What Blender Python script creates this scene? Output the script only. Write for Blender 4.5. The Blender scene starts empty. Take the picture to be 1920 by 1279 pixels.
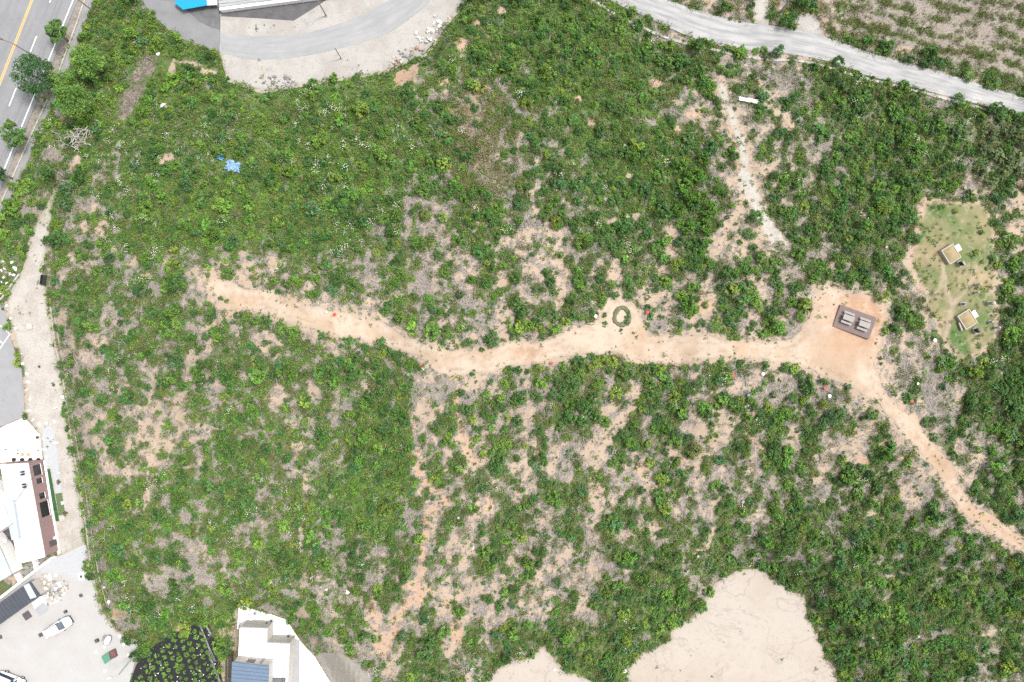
import bpy, bmesh, math, random
import numpy as np
from mathutils import Vector, Matrix
from mathutils.geometry import delaunay_2d_cdt

# ---------------------------------------------------------------- camera, sky, sun, exposure
SC = bpy.context.scene
COL = SC.collection
CAM_H = 120.0            # drone height above the lower yards, metres
FPX = 1280.0             # 24 mm lens on 36 mm sensor, in pixels of a 1920 wide frame
cam_data = bpy.data.cameras.new("camera")
cam_data.lens = 24.0
cam_data.sensor_width = 36.0
cam_data.clip_start = 0.5
cam_data.clip_end = 6000.0
cam = bpy.data.objects.new("camera", cam_data)
COL.objects.link(cam)
cam.location = (0, 0, CAM_H)
SC.camera = cam

SUN_EL, SUN_AZ = math.radians(62), math.radians(20)      # azimuth measured from +X (east) towards +Y
world = bpy.data.worlds.new("World")
SC.world = world
world.use_nodes = True
wn = world.node_tree
bg = wn.nodes["Background"]
sky = wn.nodes.new("ShaderNodeTexSky")
sky.sky_type = 'NISHITA'
sky.sun_disc = False
sky.sun_elevation = SUN_EL
sky.sun_rotation = math.radians(90) - SUN_AZ
sky.air_density = 1.0
sky.dust_density = 4.0
hs = wn.nodes.new("ShaderNodeHueSaturation")             # an overcast sky is nearly grey
hs.inputs['Saturation'].default_value = 0.22
wn.links.new(sky.outputs[0], hs.inputs['Color'])
wn.links.new(hs.outputs[0], bg.inputs[0])
bg.inputs[1].default_value = 0.115
sun_data = bpy.data.lights.new("sun", 'SUN')
sun_data.energy = 1.5
sun_data.angle = math.radians(12)
sun_data.color = (1.0, 0.96, 0.90)
sun = bpy.data.objects.new("sun", sun_data)
COL.objects.link(sun)
sdir = Vector((math.cos(SUN_EL) * math.cos(SUN_AZ), math.cos(SUN_EL) * math.sin(SUN_AZ), math.sin(SUN_EL)))
sun.rotation_euler = sdir.to_track_quat('Z', 'Y').to_euler()
vs = SC.view_settings
vs.view_transform = 'Standard'
vs.look = 'None'
vs.gamma = 1.0
vs.use_curve_mapping = False
vs.exposure = 1.30
SC.cycles.use_denoising = False
SC.cycles.denoiser = 'OPENIMAGEDENOISE'
SC.cycles.denoising_input_passes = 'RGB_ALBEDO_NORMAL'
SC.cycles.denoising_prefilter = 'ACCURATE'
SC.cycles.max_bounces = 6
SC.cycles.diffuse_bounces = 3
SC.cycles.transmission_bounces = 2

rng = np.random.default_rng(7)
random.seed(7)

# ---------------------------------------------------------------- noise and polygons (plan coordinates u, v)
def vnoise(x, y, seed):
    r = np.random.default_rng(seed)
    n = 256
    lat = r.random((n, n))
    xi = np.floor(x).astype(int); yi = np.floor(y).astype(int)
    fx = x - xi; fy = y - yi
    fx = fx * fx * (3 - 2 * fx); fy = fy * fy * (3 - 2 * fy)
    a = lat[yi % n, xi % n]; b = lat[yi % n, (xi + 1) % n]
    c = lat[(yi + 1) % n, xi % n]; d = lat[(yi + 1) % n, (xi + 1) % n]
    return (a * (1 - fx) + b * fx) * (1 - fy) + (c * (1 - fx) + d * fx) * fy

def fbm(x, y, size, octv=4, seed=0, gain=0.55):
    s = 0; amp = 1; tot = 0
    for o in range(octv):
        f = (2 ** o) / size
        s = s + amp * vnoise(x * f + 13.7 * o, y * f + 7.3 * o, seed * 31 + o)
        tot += amp; amp *= gain
    return s / tot

def inside(poly, U, V):
    res = np.zeros(U.shape, bool)
    n = len(poly)
    for i in range(n):
        x1, y1 = poly[i]; x2, y2 = poly[(i + 1) % n]
        if y1 == y2:
            continue
        cnd = ((y1 > V) != (y2 > V)) & (U < (x2 - x1) * (V - y1) / (y2 - y1) + x1)
        res ^= cnd
    return res

def dist_line(pts, U, V, closed=False):
    d = np.full(U.shape, 1e9)
    n = len(pts)
    for i in range(n if closed else n - 1):
        x1, y1 = pts[i]; x2, y2 = pts[(i + 1) % n]
        dx, dy = x2 - x1, y2 - y1
        L = dx * dx + dy * dy + 1e-9
        t = np.clip(((U - x1) * dx + (V - y1) * dy) / L, 0, 1)
        d = np.minimum(d, np.hypot(U - (x1 + t * dx), V - (y1 + t * dy)))
    return d

def smooth(t):
    t = np.clip(t, 0, 1)
    return t * t * (3 - 2 * t)

# ---------------------------------------------------------------- terrain heights
CTRL = [(430,560,8),(600,600,9),(850,680,10),(1100,640,10.5),(1350,650,11),(1600,620,11),(1720,800,10),(1850,960,8.5),
 (1800,500,11),(1900,600,10),(1000,300,9),(700,350,7),(500,300,5.5),(300,350,4),(1200,200,8.5),(1500,300,9.5),(1800,280,9.5),
 (1200,50,7.5),(1400,80,7.8),(1650,140,8.2),(1900,200,8.6),(1700,30,8.2),(1900,60,8.6),(300,900,4.5),(600,900,6),(900,900,7),
 (1200,900,7.5),(1500,950,7.5),(600,1100,3),(900,1150,4.2),(1100,1200,4.2),(1300,1100,5.5),(1700,1150,5.5),(1900,1250,4.5),
 (150,500,1.5),(200,800,2.5),(230,120,1.0),(220,250,1.4),(1000,60,6.5),(-300,-200,0),(-300,700,0),(-300,1400,0),(300,1500,0),
 (900,1550,2),(1500,1550,2.5),(2200,1400,3),(2300,700,8),(2300,0,8),(1600,-300,8),(1000,-300,4),(400,-300,2)]
YARD = [(-700,398),(0,398),(40,345),(80,370),(117,347),(100,380),(92,440),(82,490),(80,520),(92,570),(105,640),(122,727),(130,790),(140,852),
 (155,940),(165,1027),(174,1077),(191,1143),(229,1190),(262,1205),(320,1188),(371,1163),(392,1165),(445,1128),(478,1140),
 (536,1158),(562,1198),(589,1228),(630,1290),(640,1800),(-700,1800)]
HIGHWAY_FLAT = [(-700,-500),(190,-500),(172,12),(130,135),(45,318),(0,398),(-700,600)]
NWYARD = [(255,-500),(262,0),(290,32),(340,72),(412,99),(425,150),(490,172),(615,152),(725,135),(795,105),(830,57),(872,0),(905,-500)]
PIT = [(1177,1290),(1175,1263),(1186,1238),(1205,1222),(1257,1200),(1259,1176),(1297,1157),(1319,1125),(1341,1095),(1381,1070),
 (1418,1066),(1456,1085),(1488,1112),(1509,1115),(1512,1147),(1529,1185),(1547,1228),(1567,1254),(1572,1290),(1580,1420),(1165,1420)]
PIT2 = [(905,1290),(912,1279),(934,1252),(969,1238),(999,1230),(1021,1209),(1034,1230),(1059,1257),(1110,1276),(1130,1300),(1120,1420),(900,1420)]
GS = 6.0
GU = np.arange(-900, 2830, GS); GV = np.arange(-700, 1990, GS)
gU, gV = np.meshgrid(GU, GV)
num = np.zeros(gU.shape); den = np.zeros(gU.shape)
for (cu, cv, ch) in CTRL:
    w = 1.0 / (((gU - cu) ** 2 + (gV - cv) ** 2) + 70.0 ** 2) ** 1.6
    num += w * ch; den += w
GH = num / den
GH += (fbm(gU, gV, 90, 3, 5) - 0.5) * 1.2
edge = np.minimum(np.minimum(gU + 900, 2830 - gU), np.minimum(gV + 700, 1990 - gV))
GH *= smooth(edge / 380.0)
for poly, z, fe in ((HIGHWAY_FLAT, 0.0, 55), (YARD, 0.0, 45), (NWYARD, 2.4, 45), (PIT, 3.6, 90), (PIT2, 3.2, 70)):
    d = dist_line(poly, gU, gV, True)
    d[inside(poly, gU, gV)] = 0
    m = smooth(d / fe)
    GH = z + (GH - z) * m

def hgt(u, v):
    u = np.asarray(u, float); v = np.asarray(v, float)
    fx = np.clip((u - GU[0]) / GS, 0, len(GU) - 1.001); fy = np.clip((v - GV[0]) / GS, 0, len(GV) - 1.001)
    i = fx.astype(int); j = fy.astype(int); fx = fx - i; fy = fy - j
    return (GH[j, i] * (1 - fx) + GH[j, i + 1] * fx) * (1 - fy) + (GH[j + 1, i] * (1 - fx) + GH[j + 1, i + 1] * fx) * fy

def P(u, v, z):
    """world point above plan position (u, v) at height z"""
    k = (CAM_H - z) / FPX
    return Vector(((u - 960.0) * k, (639.5 - v) * k, z))

def G(u, v, dz=0.0):
    return P(u, v, float(hgt(u, v))) + Vector((0, 0, dz))

def mpp(u, v):
    return (CAM_H - float(hgt(u, v))) / FPX      # metres per plan unit on the ground

# ---------------------------------------------------------------- materials
MATS = {}
def nodes_of(name):
    m = bpy.data.materials.new(name); m.use_nodes = True
    nt = m.node_tree
    return m, nt, nt.nodes["Principled BSDF"]

def mat(name, c1, c2=None, scale=3.0, rough=0.9, c3=None, scale3=25.0, thr=0.6, metal=0.0, bump=0.0, spec=0.3):
    if name in MATS:
        return MATS[name]
    dull = 0.72 if max(c1) < 0.68 else 1.0            # daylight albedo: pale paint stays pale, earth and stone are darker
    c1 = tuple(x * dull for x in c1); c2 = c2 and tuple(x * dull for x in c2); c3 = c3 and tuple(x * dull for x in c3)
    m, nt, b = nodes_of(name)
    b.inputs['Roughness'].default_value = rough
    b.inputs['Metallic'].default_value = metal
    b.inputs['Specular IOR Level'].default_value = spec
    c2 = c2 or tuple(x * 0.82 for x in c1)
    geo = nt.nodes.new('ShaderNodeNewGeometry')
    n1 = nt.nodes.new('ShaderNodeTexNoise'); n1.inputs['Scale'].default_value = scale
    n1.inputs['Detail'].default_value = 6; n1.inputs['Roughness'].default_value = 0.65
    nt.links.new(geo.outputs['Position'], n1.inputs['Vector'])
    r1 = nt.nodes.new('ShaderNodeMapRange'); r1.inputs[1].default_value = 0.32; r1.inputs[2].default_value = 0.68
    nt.links.new(n1.outputs[0], r1.inputs[0])
    mx = nt.nodes.new('ShaderNodeMix'); mx.data_type = 'RGBA'
    mx.inputs[6].default_value = (*c1, 1); mx.inputs[7].default_value = (*c2, 1)
    nt.links.new(r1.outputs[0], mx.inputs[0])
    out = mx.outputs[2]
    if c3:
        n2 = nt.nodes.new('ShaderNodeTexNoise'); n2.inputs['Scale'].default_value = scale3
        n2.inputs['Detail'].default_value = 3
        nt.links.new(geo.outputs['Position'], n2.inputs['Vector'])
        r2 = nt.nodes.new('ShaderNodeMapRange'); r2.inputs[1].default_value = thr; r2.inputs[2].default_value = thr + 0.06
        nt.links.new(n2.outputs[0], r2.inputs[0])
        m2 = nt.nodes.new('ShaderNodeMix'); m2.data_type = 'RGBA'; m2.inputs[7].default_value = (*c3, 1)
        nt.links.new(out, m2.inputs[6]); nt.links.new(r2.outputs[0], m2.inputs[0])
        out = m2.outputs[2]
    nt.links.new(out, b.inputs['Base Color'])
    if bump:
        bp = nt.nodes.new('ShaderNodeBump'); bp.inputs['Strength'].default_value = bump; bp.inputs['Distance'].default_value = 0.05
        nt.links.new(n1.outputs[0], bp.inputs['Height']); nt.links.new(bp.outputs[0], b.inputs['Normal'])
    MATS[name] = m
    return m

def leaf_mat(name, tint_default=(0.07, 0.17, 0.03)):
    """leaf colour: the plant's own tint times a per-leaf variation"""
    if name in MATS:
        return MATS[name]
    m, nt, b = nodes_of(name)
    at = nt.nodes.new('ShaderNodeAttribute'); at.attribute_type = 'INSTANCER'; at.attribute_name = 'tint'
    lv = nt.nodes.new('ShaderNodeAttribute'); lv.attribute_type = 'GEOMETRY'; lv.attribute_name = 'leafvar'
    mul = nt.nodes.new('ShaderNodeMix'); mul.data_type = 'RGBA'; mul.blend_type = 'MULTIPLY'; mul.inputs[0].default_value = 1
    nt.links.new(at.outputs['Color'], mul.inputs[6]); nt.links.new(lv.outputs['Color'], mul.inputs[7])
    nt.links.new(mul.outputs[2], b.inputs['Base Color'])
    b.inputs['Roughness'].default_value = 0.65
    b.inputs['Specular IOR Level'].default_value = 0.25
    tr = nt.nodes.new('ShaderNodeBsdfTranslucent')
    nt.links.new(mul.outputs[2], tr.inputs[0])
    ms = nt.nodes.new('ShaderNodeMixShader'); ms.inputs[0].default_value = 0.25
    o = nt.nodes['Material Output']
    nt.links.new(b.outputs[0], ms.inputs[1]); nt.links.new(tr.outputs[0], ms.inputs[2]); nt.links.new(ms.outputs[0], o.inputs[0])
    MATS[name] = m
    return m

# ---------------------------------------------------------------- object helpers
def tag(o, label=None, cat=None, group=None, kind=None):
    if label: o['label'] = label
    if cat: o['category'] = cat
    if group: o['group'] = group
    if kind: o['kind'] = kind
    return o

def link(name, me, parent=None):
    o = bpy.data.objects.new(name, me)
    COL.objects.link(o)
    if parent: o.parent = parent
    return o

def thing(name, loc, rz=0.0, label=None, cat=None, group=None):
    o = bpy.data.objects.new(name, None)
    o.empty_display_size = 0.3
    COL.objects.link(o)
    o.location = loc; o.rotation_euler = (0, 0, rz)
    return tag(o, label, cat, group)

class MB:
    """collects shapes, builds ONE mesh"""
    def __init__(s):
        s.v = []; s.f = []
    def prism(s, poly, z0, z1, cap=True):
        n = len(poly); k = len(s.v)
        area = sum(poly[i][0] * poly[(i + 1) % n][1] - poly[(i + 1) % n][0] * poly[i][1] for i in range(n))
        if area < 0: poly = poly[::-1]
        for z in (z0, z1):
            for i, p in enumerate(poly):
                zz = z[i] if isinstance(z, (list, tuple)) else z
                s.v.append((p[0], p[1], zz))
        for i in range(n):
            j = (i + 1) % n
            s.f.append((k + i, k + j, k + n + j, k + n + i))
        if cap:
            s.f.append(tuple(k + n + i for i in range(n)))
            s.f.append(tuple(k + n - 1 - i for i in range(n)))
        return s
    def box(s, c, size, rz=0.0, tilt=None):
        hx, hy, hz = size[0] / 2, size[1] / 2, size[2] / 2
        k = len(s.v)
        M = Matrix.Rotation(rz, 3, 'Z')
        if tilt: M = M @ Matrix.Rotation(tilt[0], 3, 'X') @ Matrix.Rotation(tilt[1], 3, 'Y')
        for (x, y, z) in ((-1,-1,-1),(1,-1,-1),(1,1,-1),(-1,1,-1),(-1,-1,1),(1,-1,1),(1,1,1),(-1,1,1)):
            q = M @ Vector((x * hx, y * hy, z * hz))
            s.v.append((c[0] + q.x, c[1] + q.y, c[2] + q.z))
        for f in ((0,3,2,1),(4,5,6,7),(0,1,5,4),(1,2,6,5),(2,3,7,6),(3,0,4,7)):
            s.f.append(tuple(k + i for i in f))
        return s
    def tube(s, pts, radii, n=6, cap=True):
        k = len(s.v); pts = [Vector(p) for p in pts]
        m = len(pts)
        if not hasattr(radii, '__len__'): radii = [radii] * m
        for i, p in enumerate(pts):
            t = (pts[min(i + 1, m - 1)] - pts[max(i - 1, 0)]).normalized()
            a = t.orthogonal().normalized() if abs(t.z) > 0.95 else t.cross(Vector((0, 0, 1))).normalized()
            b = t.cross(a)
            for j in range(n):
                an = 2 * math.pi * j / n
                q = p + (a * math.cos(an) + b * math.sin(an)) * radii[i]
                s.v.append(tuple(q))
        for i in range(m - 1):
            for j in range(n):
                j2 = (j + 1) % n
                s.f.append((k + i * n + j, k + i * n + j2, k + (i + 1) * n + j2, k + (i + 1) * n + j))
        if cap:
            s.f.append(tuple(k + n - 1 - j for j in range(n)))
            s.f.append(tuple(k + (m - 1) * n + j for j in range(n)))
        return s
    def lathe(s, c, prof, n=16):
        k = len(s.v)
        for (r, z) in prof:
            for j in range(n):
                a = 2 * math.pi * j / n
                s.v.append((c[0] + r * math.cos(a), c[1] + r * math.sin(a), c[2] + z))
        for i in range(len(prof) - 1):
            for j in range(n):
                j2 = (j + 1) % n
                s.f.append((k + i * n + j, k + i * n + j2, k + (i + 1) * n + j2, k + (i + 1) * n + j))
        s.f.append(tuple(k + n - 1 - j for j in range(n)))
        m = len(prof) - 1
        s.f.append(tuple(k + m * n + j for j in range(n)))
        return s
    def mesh(s, name, m, smoothed=False):
        me = bpy.data.meshes.new(name)
        me.from_pydata(s.v, [], s.f)
        me.materials.append(m)
        if smoothed:
            me.shade_smooth()
        me.update()
        return me
    def build(s, name, m, parent=None, smoothed=False):
        return link(name, s.mesh(name, m, smoothed), parent)

def copy_tree(o, parent=None):
    c = o.copy(); COL.objects.link(c); c.parent = parent
    for ch in list(o.children):
        copy_tree(ch, c)
    return c

# ---------------------------------------------------------------- sheets lying on the terrain
SHEETS = []      # plan polygons that carry no wild plants
def densify(poly, step, closed=True):
    out = []
    n = len(poly)
    for i in range(n if closed else n - 1):
        a = poly[i]; b = poly[(i + 1) % n]
        L = math.hypot(b[0] - a[0], b[1] - a[1]); k = max(1, int(L / step))
        for t in range(k):
            out.append((a[0] + (b[0] - a[0]) * t / k, a[1] + (b[1] - a[1]) * t / k))
    if not closed: out.append(tuple(poly[-1]))
    return out

def catmull(pts, step=6.0):
    out = []
    n = len(pts)
    for i in range(n - 1):
        p0 = pts[max(i - 1, 0)]; p1 = pts[i]; p2 = pts[i + 1]; p3 = pts[min(i + 2, n - 1)]
        k = max(1, int(math.hypot(p2[0] - p1[0], p2[1] - p1[1]) / step))
        for j in range(k):
            t = j / k; t2 = t * t; t3 = t2 * t
            out.append(tuple(0.5 * (2 * p1[a] + (p2[a] - p0[a]) * t + (2 * p0[a] - 5 * p1[a] + 4 * p2[a] - p3[a]) * t2
                                    + (3 * p1[a] - p0[a] - 3 * p2[a] + p3[a]) * t3) for a in (0, 1)))
    out.append(tuple(pts[-1]))
    return out

def sheet(name, poly, m, dz=0.06, step=9.0, jitter=0.0, jsize=14.0, bare=True, kind='structure', parent=None, seed=3, flatz=None, tone=None, rut=None):
    pts = densify(poly, min(step, 6.0 if jitter else step))
    if jitter:
        a = np.array(pts)
        ju = (fbm(a[:, 0], a[:, 1], jsize, 3, seed) - 0.5) * 2 * jitter
        jv = (fbm(a[:, 0] + 500, a[:, 1], jsize, 3, seed + 1) - 0.5) * 2 * jitter
        pts = [(p[0] + ju[i], p[1] + jv[i]) for i, p in enumerate(pts)]
    if bare: SHEETS.append(pts)
    us = [p[0] for p in pts]; vs_ = [p[1] for p in pts]
    gu, gv = np.meshgrid(np.arange(min(us), max(us), step), np.arange(min(vs_), max(vs_), step))
    ok = inside(pts, gu, gv) & (dist_line(pts, gu, gv, True) > step * 0.4)
    inner = list(zip(gu[ok].tolist(), gv[ok].tolist()))
    allp = [Vector((p[0], p[1])) for p in pts] + [Vector(p) for p in inner]
    nb = len(pts)
    r = delaunay_2d_cdt(allp, [], [list(range(nb))], 1, 1e-5)
    vv = np.array([(p.x, p.y) for p in r[0]])
    z = hgt(vv[:, 0], vv[:, 1]) + dz if flatz is None else np.full(len(vv), flatz)
    k = (CAM_H - z) / FPX
    co = np.stack([(vv[:, 0] - 960) * k, (639.5 - vv[:, 1]) * k, z], 1)
    me = bpy.data.meshes.new(name)
    fs = []
    for f in r[2]:
        a, b, c = co[f[0]], co[f[1]], co[f[2]]
        cr = (b[0] - a[0]) * (c[1] - a[1]) - (b[1] - a[1]) * (c[0] - a[0])
        fs.append(tuple(f) if cr > 0 else tuple(reversed(f)))
    me.from_pydata(co.tolist(), [], fs)
    de = dist_line(pts, vv[:, 0], vv[:, 1], True)
    wear = np.zeros((len(vv), 3))
    wear[:, 0] = np.exp(-de / 8.0)
    if tone: wear[:, 1] = tone(vv[:, 0], vv[:, 1])
    if rut: wear[:, 2] = np.exp(-((de - rut) / 2.6) ** 2)
    aa = me.attributes.new('wear', 'FLOAT_VECTOR', 'POINT'); aa.data.foreach_set('vector', wear.astype(np.float32).ravel())
    me.materials.append(m)
    me.update()
    o = link(name, me, parent)
    if kind and parent is None: o['kind'] = kind
    return o

def ribbon(name, line, w, m, dz=0.05, h=0.12, step=8.0, parent=None, wob=0.0, smooth_line=True):
    """a low kerb or wall of rectangular section following a line over the terrain; w and h in metres"""
    pts = catmull(line, step) if smooth_line else densify(line, step, False)
    n = len(pts)
    c = [G(p[0], p[1]) for p in pts]
    v = []; f = []
    for i in range(n):
        t = c[min(i + 1, n - 1)] - c[max(i - 1, 0)]; t.z = 0; t.normalize()
        s = Vector((-t.y, t.x, 0))
        ww = w * (1 + (random.random() - 0.5) * wob)
        for (a, z) in ((-1, -0.15), (-1, h), (1, h), (1, -0.15)):
            q = c[i] + s * (a * ww / 2); v.append((q.x, q.y, q.z + dz + z))
    for i in range(n - 1):
        for j in range(3):
            f.append((i * 4 + j, i * 4 + j + 1, (i + 1) * 4 + j + 1, (i + 1) * 4 + j))
    f.append((0, 1, 2, 3)); f.append((n * 4 - 1, n * 4 - 2, n * 4 - 3, n * 4 - 4))
    me = bpy.data.meshes.new(name); me.from_pydata(v, [], f); me.materials.append(m); me.update()
    bm = bmesh.new(); bm.from_mesh(me); bmesh.ops.recalc_face_normals(bm, faces=bm.faces); bm.to_mesh(me); bm.free()
    return link(name, me, parent)

def strip(name, left, right, m, dz=0.06, na=8, nl=120, jitter=0.0, bare=True, seed=1):
    """a road between two edge lines; the mesh carries (across, along) as UVs for wear along the wheel tracks"""
    def resample(line):
        p = np.array(catmull(line, 4.0)); d = np.r_[0, np.cumsum(np.hypot(*np.diff(p, axis=0).T))]
        t = np.linspace(0, d[-1], nl)
        return np.stack([np.interp(t, d, p[:, 0]), np.interp(t, d, p[:, 1])], 1)
    A = resample(left); B = resample(right)
    if jitter:
        for L, sd in ((A, seed), (B, seed + 9)):
            L[:, 0] += (fbm(L[:, 0], L[:, 1], 9, 3, sd) - 0.5) * 2 * jitter
            L[:, 1] += (fbm(L[:, 0] + 300, L[:, 1], 9, 3, sd + 4) - 0.5) * 2 * jitter
    if bare: SHEETS.append([tuple(x) for x in A] + [tuple(x) for x in B[::-1]])
    t = np.linspace(0, 1, na + 1)[None, :, None]
    uv = A[:, None, :] * (1 - t) + B[:, None, :] * t
    z = hgt(uv[..., 0], uv[..., 1]) + dz
    k = (CAM_H - z) / FPX
    co = np.stack([(uv[..., 0] - 960) * k, (639.5 - uv[..., 1]) * k, z], -1).reshape(-1, 3)
    length = np.r_[0, np.cumsum(np.hypot(*np.diff((A + B) / 2, axis=0).T))] * 0.09
    f = []
    for i in range(nl - 1):
        for j in range(na):
            a = i * (na + 1) + j
            f.append((a, a + 1, a + na + 2, a + na + 1))
    a, b, c = co[f[0][0]], co[f[0][1]], co[f[0][2]]
    if (b[0] - a[0]) * (c[1] - a[1]) - (b[1] - a[1]) * (c[0] - a[0]) < 0:
        f = [tuple(reversed(q)) for q in f]
    me = bpy.data.meshes.new(name); me.from_pydata(co.tolist(), [], f)
    at = me.attributes.new('along', 'FLOAT_VECTOR', 'POINT')
    wd = np.stack([np.tile(np.linspace(0, 1, na + 1), nl), np.repeat(length, na + 1), np.zeros(nl * (na + 1))], 1)
    at.data.foreach_set('vector', wd.ravel())
    me.materials.append(m); me.update()
    return tag(link(name, me), kind='structure')

def road_mat(name, c1, c2, c3, tracks=0.5, scale=1.0):
    """pavement with wear streaked along the direction of travel"""
    c1, c2, c3 = [tuple(x * 0.72 for x in c) for c in (c1, c2, c3)]
    m, nt, b = nodes_of(name)
    at = nt.nodes.new('ShaderNodeAttribute'); at.attribute_name = 'along'
    mp = nt.nodes.new('ShaderNodeMapping'); mp.inputs['Scale'].default_value = (7.0 * scale, 0.16, 1)
    nt.links.new(at.outputs['Vector'], mp.inputs[0])
    n1 = nt.nodes.new('ShaderNodeTexNoise'); n1.inputs['Scale'].default_value = 1.0; n1.inputs['Detail'].default_value = 5
    nt.links.new(mp.outputs[0], n1.inputs['Vector'])
    geo = nt.nodes.new('ShaderNodeNewGeometry')
    n2 = nt.nodes.new('ShaderNodeTexNoise'); n2.inputs['Scale'].default_value = 0.35; n2.inputs['Detail'].default_value = 7; n2.inputs['Roughness'].default_value = 0.7
    nt.links.new(geo.outputs['Position'], n2.inputs['Vector'])
    n3 = nt.nodes.new('ShaderNodeTexNoise'); n3.inputs['Scale'].default_value = 9.0; n3.inputs['Detail'].default_value = 4
    nt.links.new(geo.outputs['Position'], n3.inputs['Vector'])
    def rng_(n, a, c):
        r = nt.nodes.new('ShaderNodeMapRange'); r.inputs[1].default_value = a; r.inputs[2].default_value = c
        nt.links.new(n.outputs[0], r.inputs[0]); return r.outputs[0]
    def mix(a, bb, f):
        x = nt.nodes.new('ShaderNodeMix'); x.data_type = 'RGBA'
        for s, val in ((6, a), (7, bb)):
            if isinstance(val, tuple): x.inputs[s].default_value = (*val, 1)
            else: nt.links.new(val, x.inputs[s])
        nt.links.new(f, x.inputs[0]); return x.outputs[2]
    mu = nt.nodes.new('ShaderNodeMath'); mu.operation = 'MULTIPLY'; mu.inputs[1].default_value = tracks
    nt.links.new(rng_(n1, 0.42, 0.68), mu.inputs[0])
    o = mix(c1, c2, rng_(n2, 0.35, 0.65))
    o = mix(o, c3, mu.outputs[0])
    dk = nt.nodes.new('ShaderNodeMix'); dk.data_type = 'RGBA'; dk.blend_type = 'MULTIPLY'; dk.inputs[0].default_value = 0.35
    nt.links.new(o, dk.inputs[6]); nt.links.new(n3.outputs[1], dk.inputs[7])
    hsv = nt.nodes.new('ShaderNodeHueSaturation'); hsv.inputs['Saturation'].default_value = 0.9; hsv.inputs['Value'].default_value = 1.18
    nt.links.new(o, hsv.inputs['Color'])
    m3 = nt.nodes.new('ShaderNodeMath'); m3.operation = 'MULTIPLY_ADD'; m3.inputs[1].default_value = 0.5; m3.inputs[2].default_value = 0.75
    nt.links.new(n3.outputs[0], m3.inputs[0]); nt.links.new(m3.outputs[0], hsv.inputs['Value'])
    nt.links.new(hsv.outputs[0], b.inputs['Base Color'])
    b.inputs['Roughness'].default_value = 0.92
    b.inputs['Specular IOR Level'].default_value = 0.2
    MATS[name] = m
    return m

def earth_mat(name, c1, c2, ctone, cedge, spk=0.68, rill=0.3, big=0.16):
    """bare trodden earth: patchy colour, wash lines, specks, ruts, a frayed rim"""
    c1, c2, ctone, cedge = [tuple(x * 0.72 for x in c) for c in (c1, c2, ctone, cedge)]
    m, nt, b = nodes_of(name)
    N = nt.nodes.new; LK = nt.links.new
    geo = N('ShaderNodeNewGeometry')
    at_ = N('ShaderNodeAttribute'); at_.attribute_name = 'wear'
    sp = N('ShaderNodeSeparateXYZ'); LK(at_.outputs['Vector'], sp.inputs[0])
    def noise(scale, det=5, rough=0.6, dist=0.0):
        n = N('ShaderNodeTexNoise'); n.inputs['Scale'].default_value = scale; n.inputs['Detail'].default_value = det; n.inputs['Roughness'].default_value = rough
        n.inputs['Distortion'].default_value = dist
        LK(geo.outputs['Position'], n.inputs['Vector']); return n.outputs[0]
    def ma(op, a, q=None, c=None):
        x = N('ShaderNodeMath'); x.operation = op
        for i, w in enumerate((a, q, c)):
            if w is None: continue
            if isinstance(w, (int, float)): x.inputs[i].default_value = w
            else: LK(w, x.inputs[i])
        return x.outputs[0]
    def mx(a, q, f):
        x = N('ShaderNodeMix'); x.data_type = 'RGBA'
        for s, w in ((6, a), (7, q)):
            if isinstance(w, tuple): x.inputs[s].default_value = (*w, 1)
            else: LK(w, x.inputs[s])
        LK(f, x.inputs[0]); return x.outputs[2]
    def rg(v, a, q):
        x = N('ShaderNodeMapRange'); x.interpolation_type = 'SMOOTHSTEP'; x.inputs[1].default_value = a; x.inputs[2].default_value = q; LK(v, x.inputs[0]); return x.outputs[0]
    nb, nm, nf, ns = noise(big, 5, 0.6), noise(0.8, 5, 0.65), noise(3.0, 4, 0.7), noise(6.5, 2, 0.5)
    col = mx(c1, c2, rg(nb, 0.42, 0.62))
    col = mx(col, ctone, ma('MULTIPLY', sp.outputs[1], rg(nm, 0.25, 0.6)))
    dark = tuple(x * 0.72 for x in c2)
    col = mx(col, dark, ma('MULTIPLY', rg(nm, 0.5, 0.72), 0.35))
    col = mx(col, dark, ma('MULTIPLY', ma('MULTIPLY', sp.outputs[2], rg(nm, 0.40, 0.60)), 0.6))
    line = ma('ABSOLUTE', ma('SUBTRACT', noise(big * 0.9, 6, 0.62, 0.8), 0.5))
    col = mx(col, dark, ma('MULTIPLY', rg(line, 0.012, 0.0), rill))
    col = mx(col, tuple(x * 0.45 for x in c2), ma('MULTIPLY', rg(ns, spk, spk + 0.05), 0.75))
    ef = rg(ma('ADD', sp.outputs[0], ma('MULTIPLY_ADD', nf, 1.4, -0.7)), 0.45, 0.8)
    col = mx(col, cedge, ma('MULTIPLY', ef, 0.55))
    LK(col, b.inputs['Base Color']); b.inputs['Roughness'].default_value = 0.95; b.inputs['Specular IOR Level'].default_value = 0.1
    bp = N('ShaderNodeBump'); bp.inputs['Strength'].default_value = 0.3; bp.inputs['Distance'].default_value = 0.10
    LK(nm, bp.inputs['Height']); LK(bp.outputs[0], b.inputs['Normal'])
    MATS[name] = m
    return m
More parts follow.
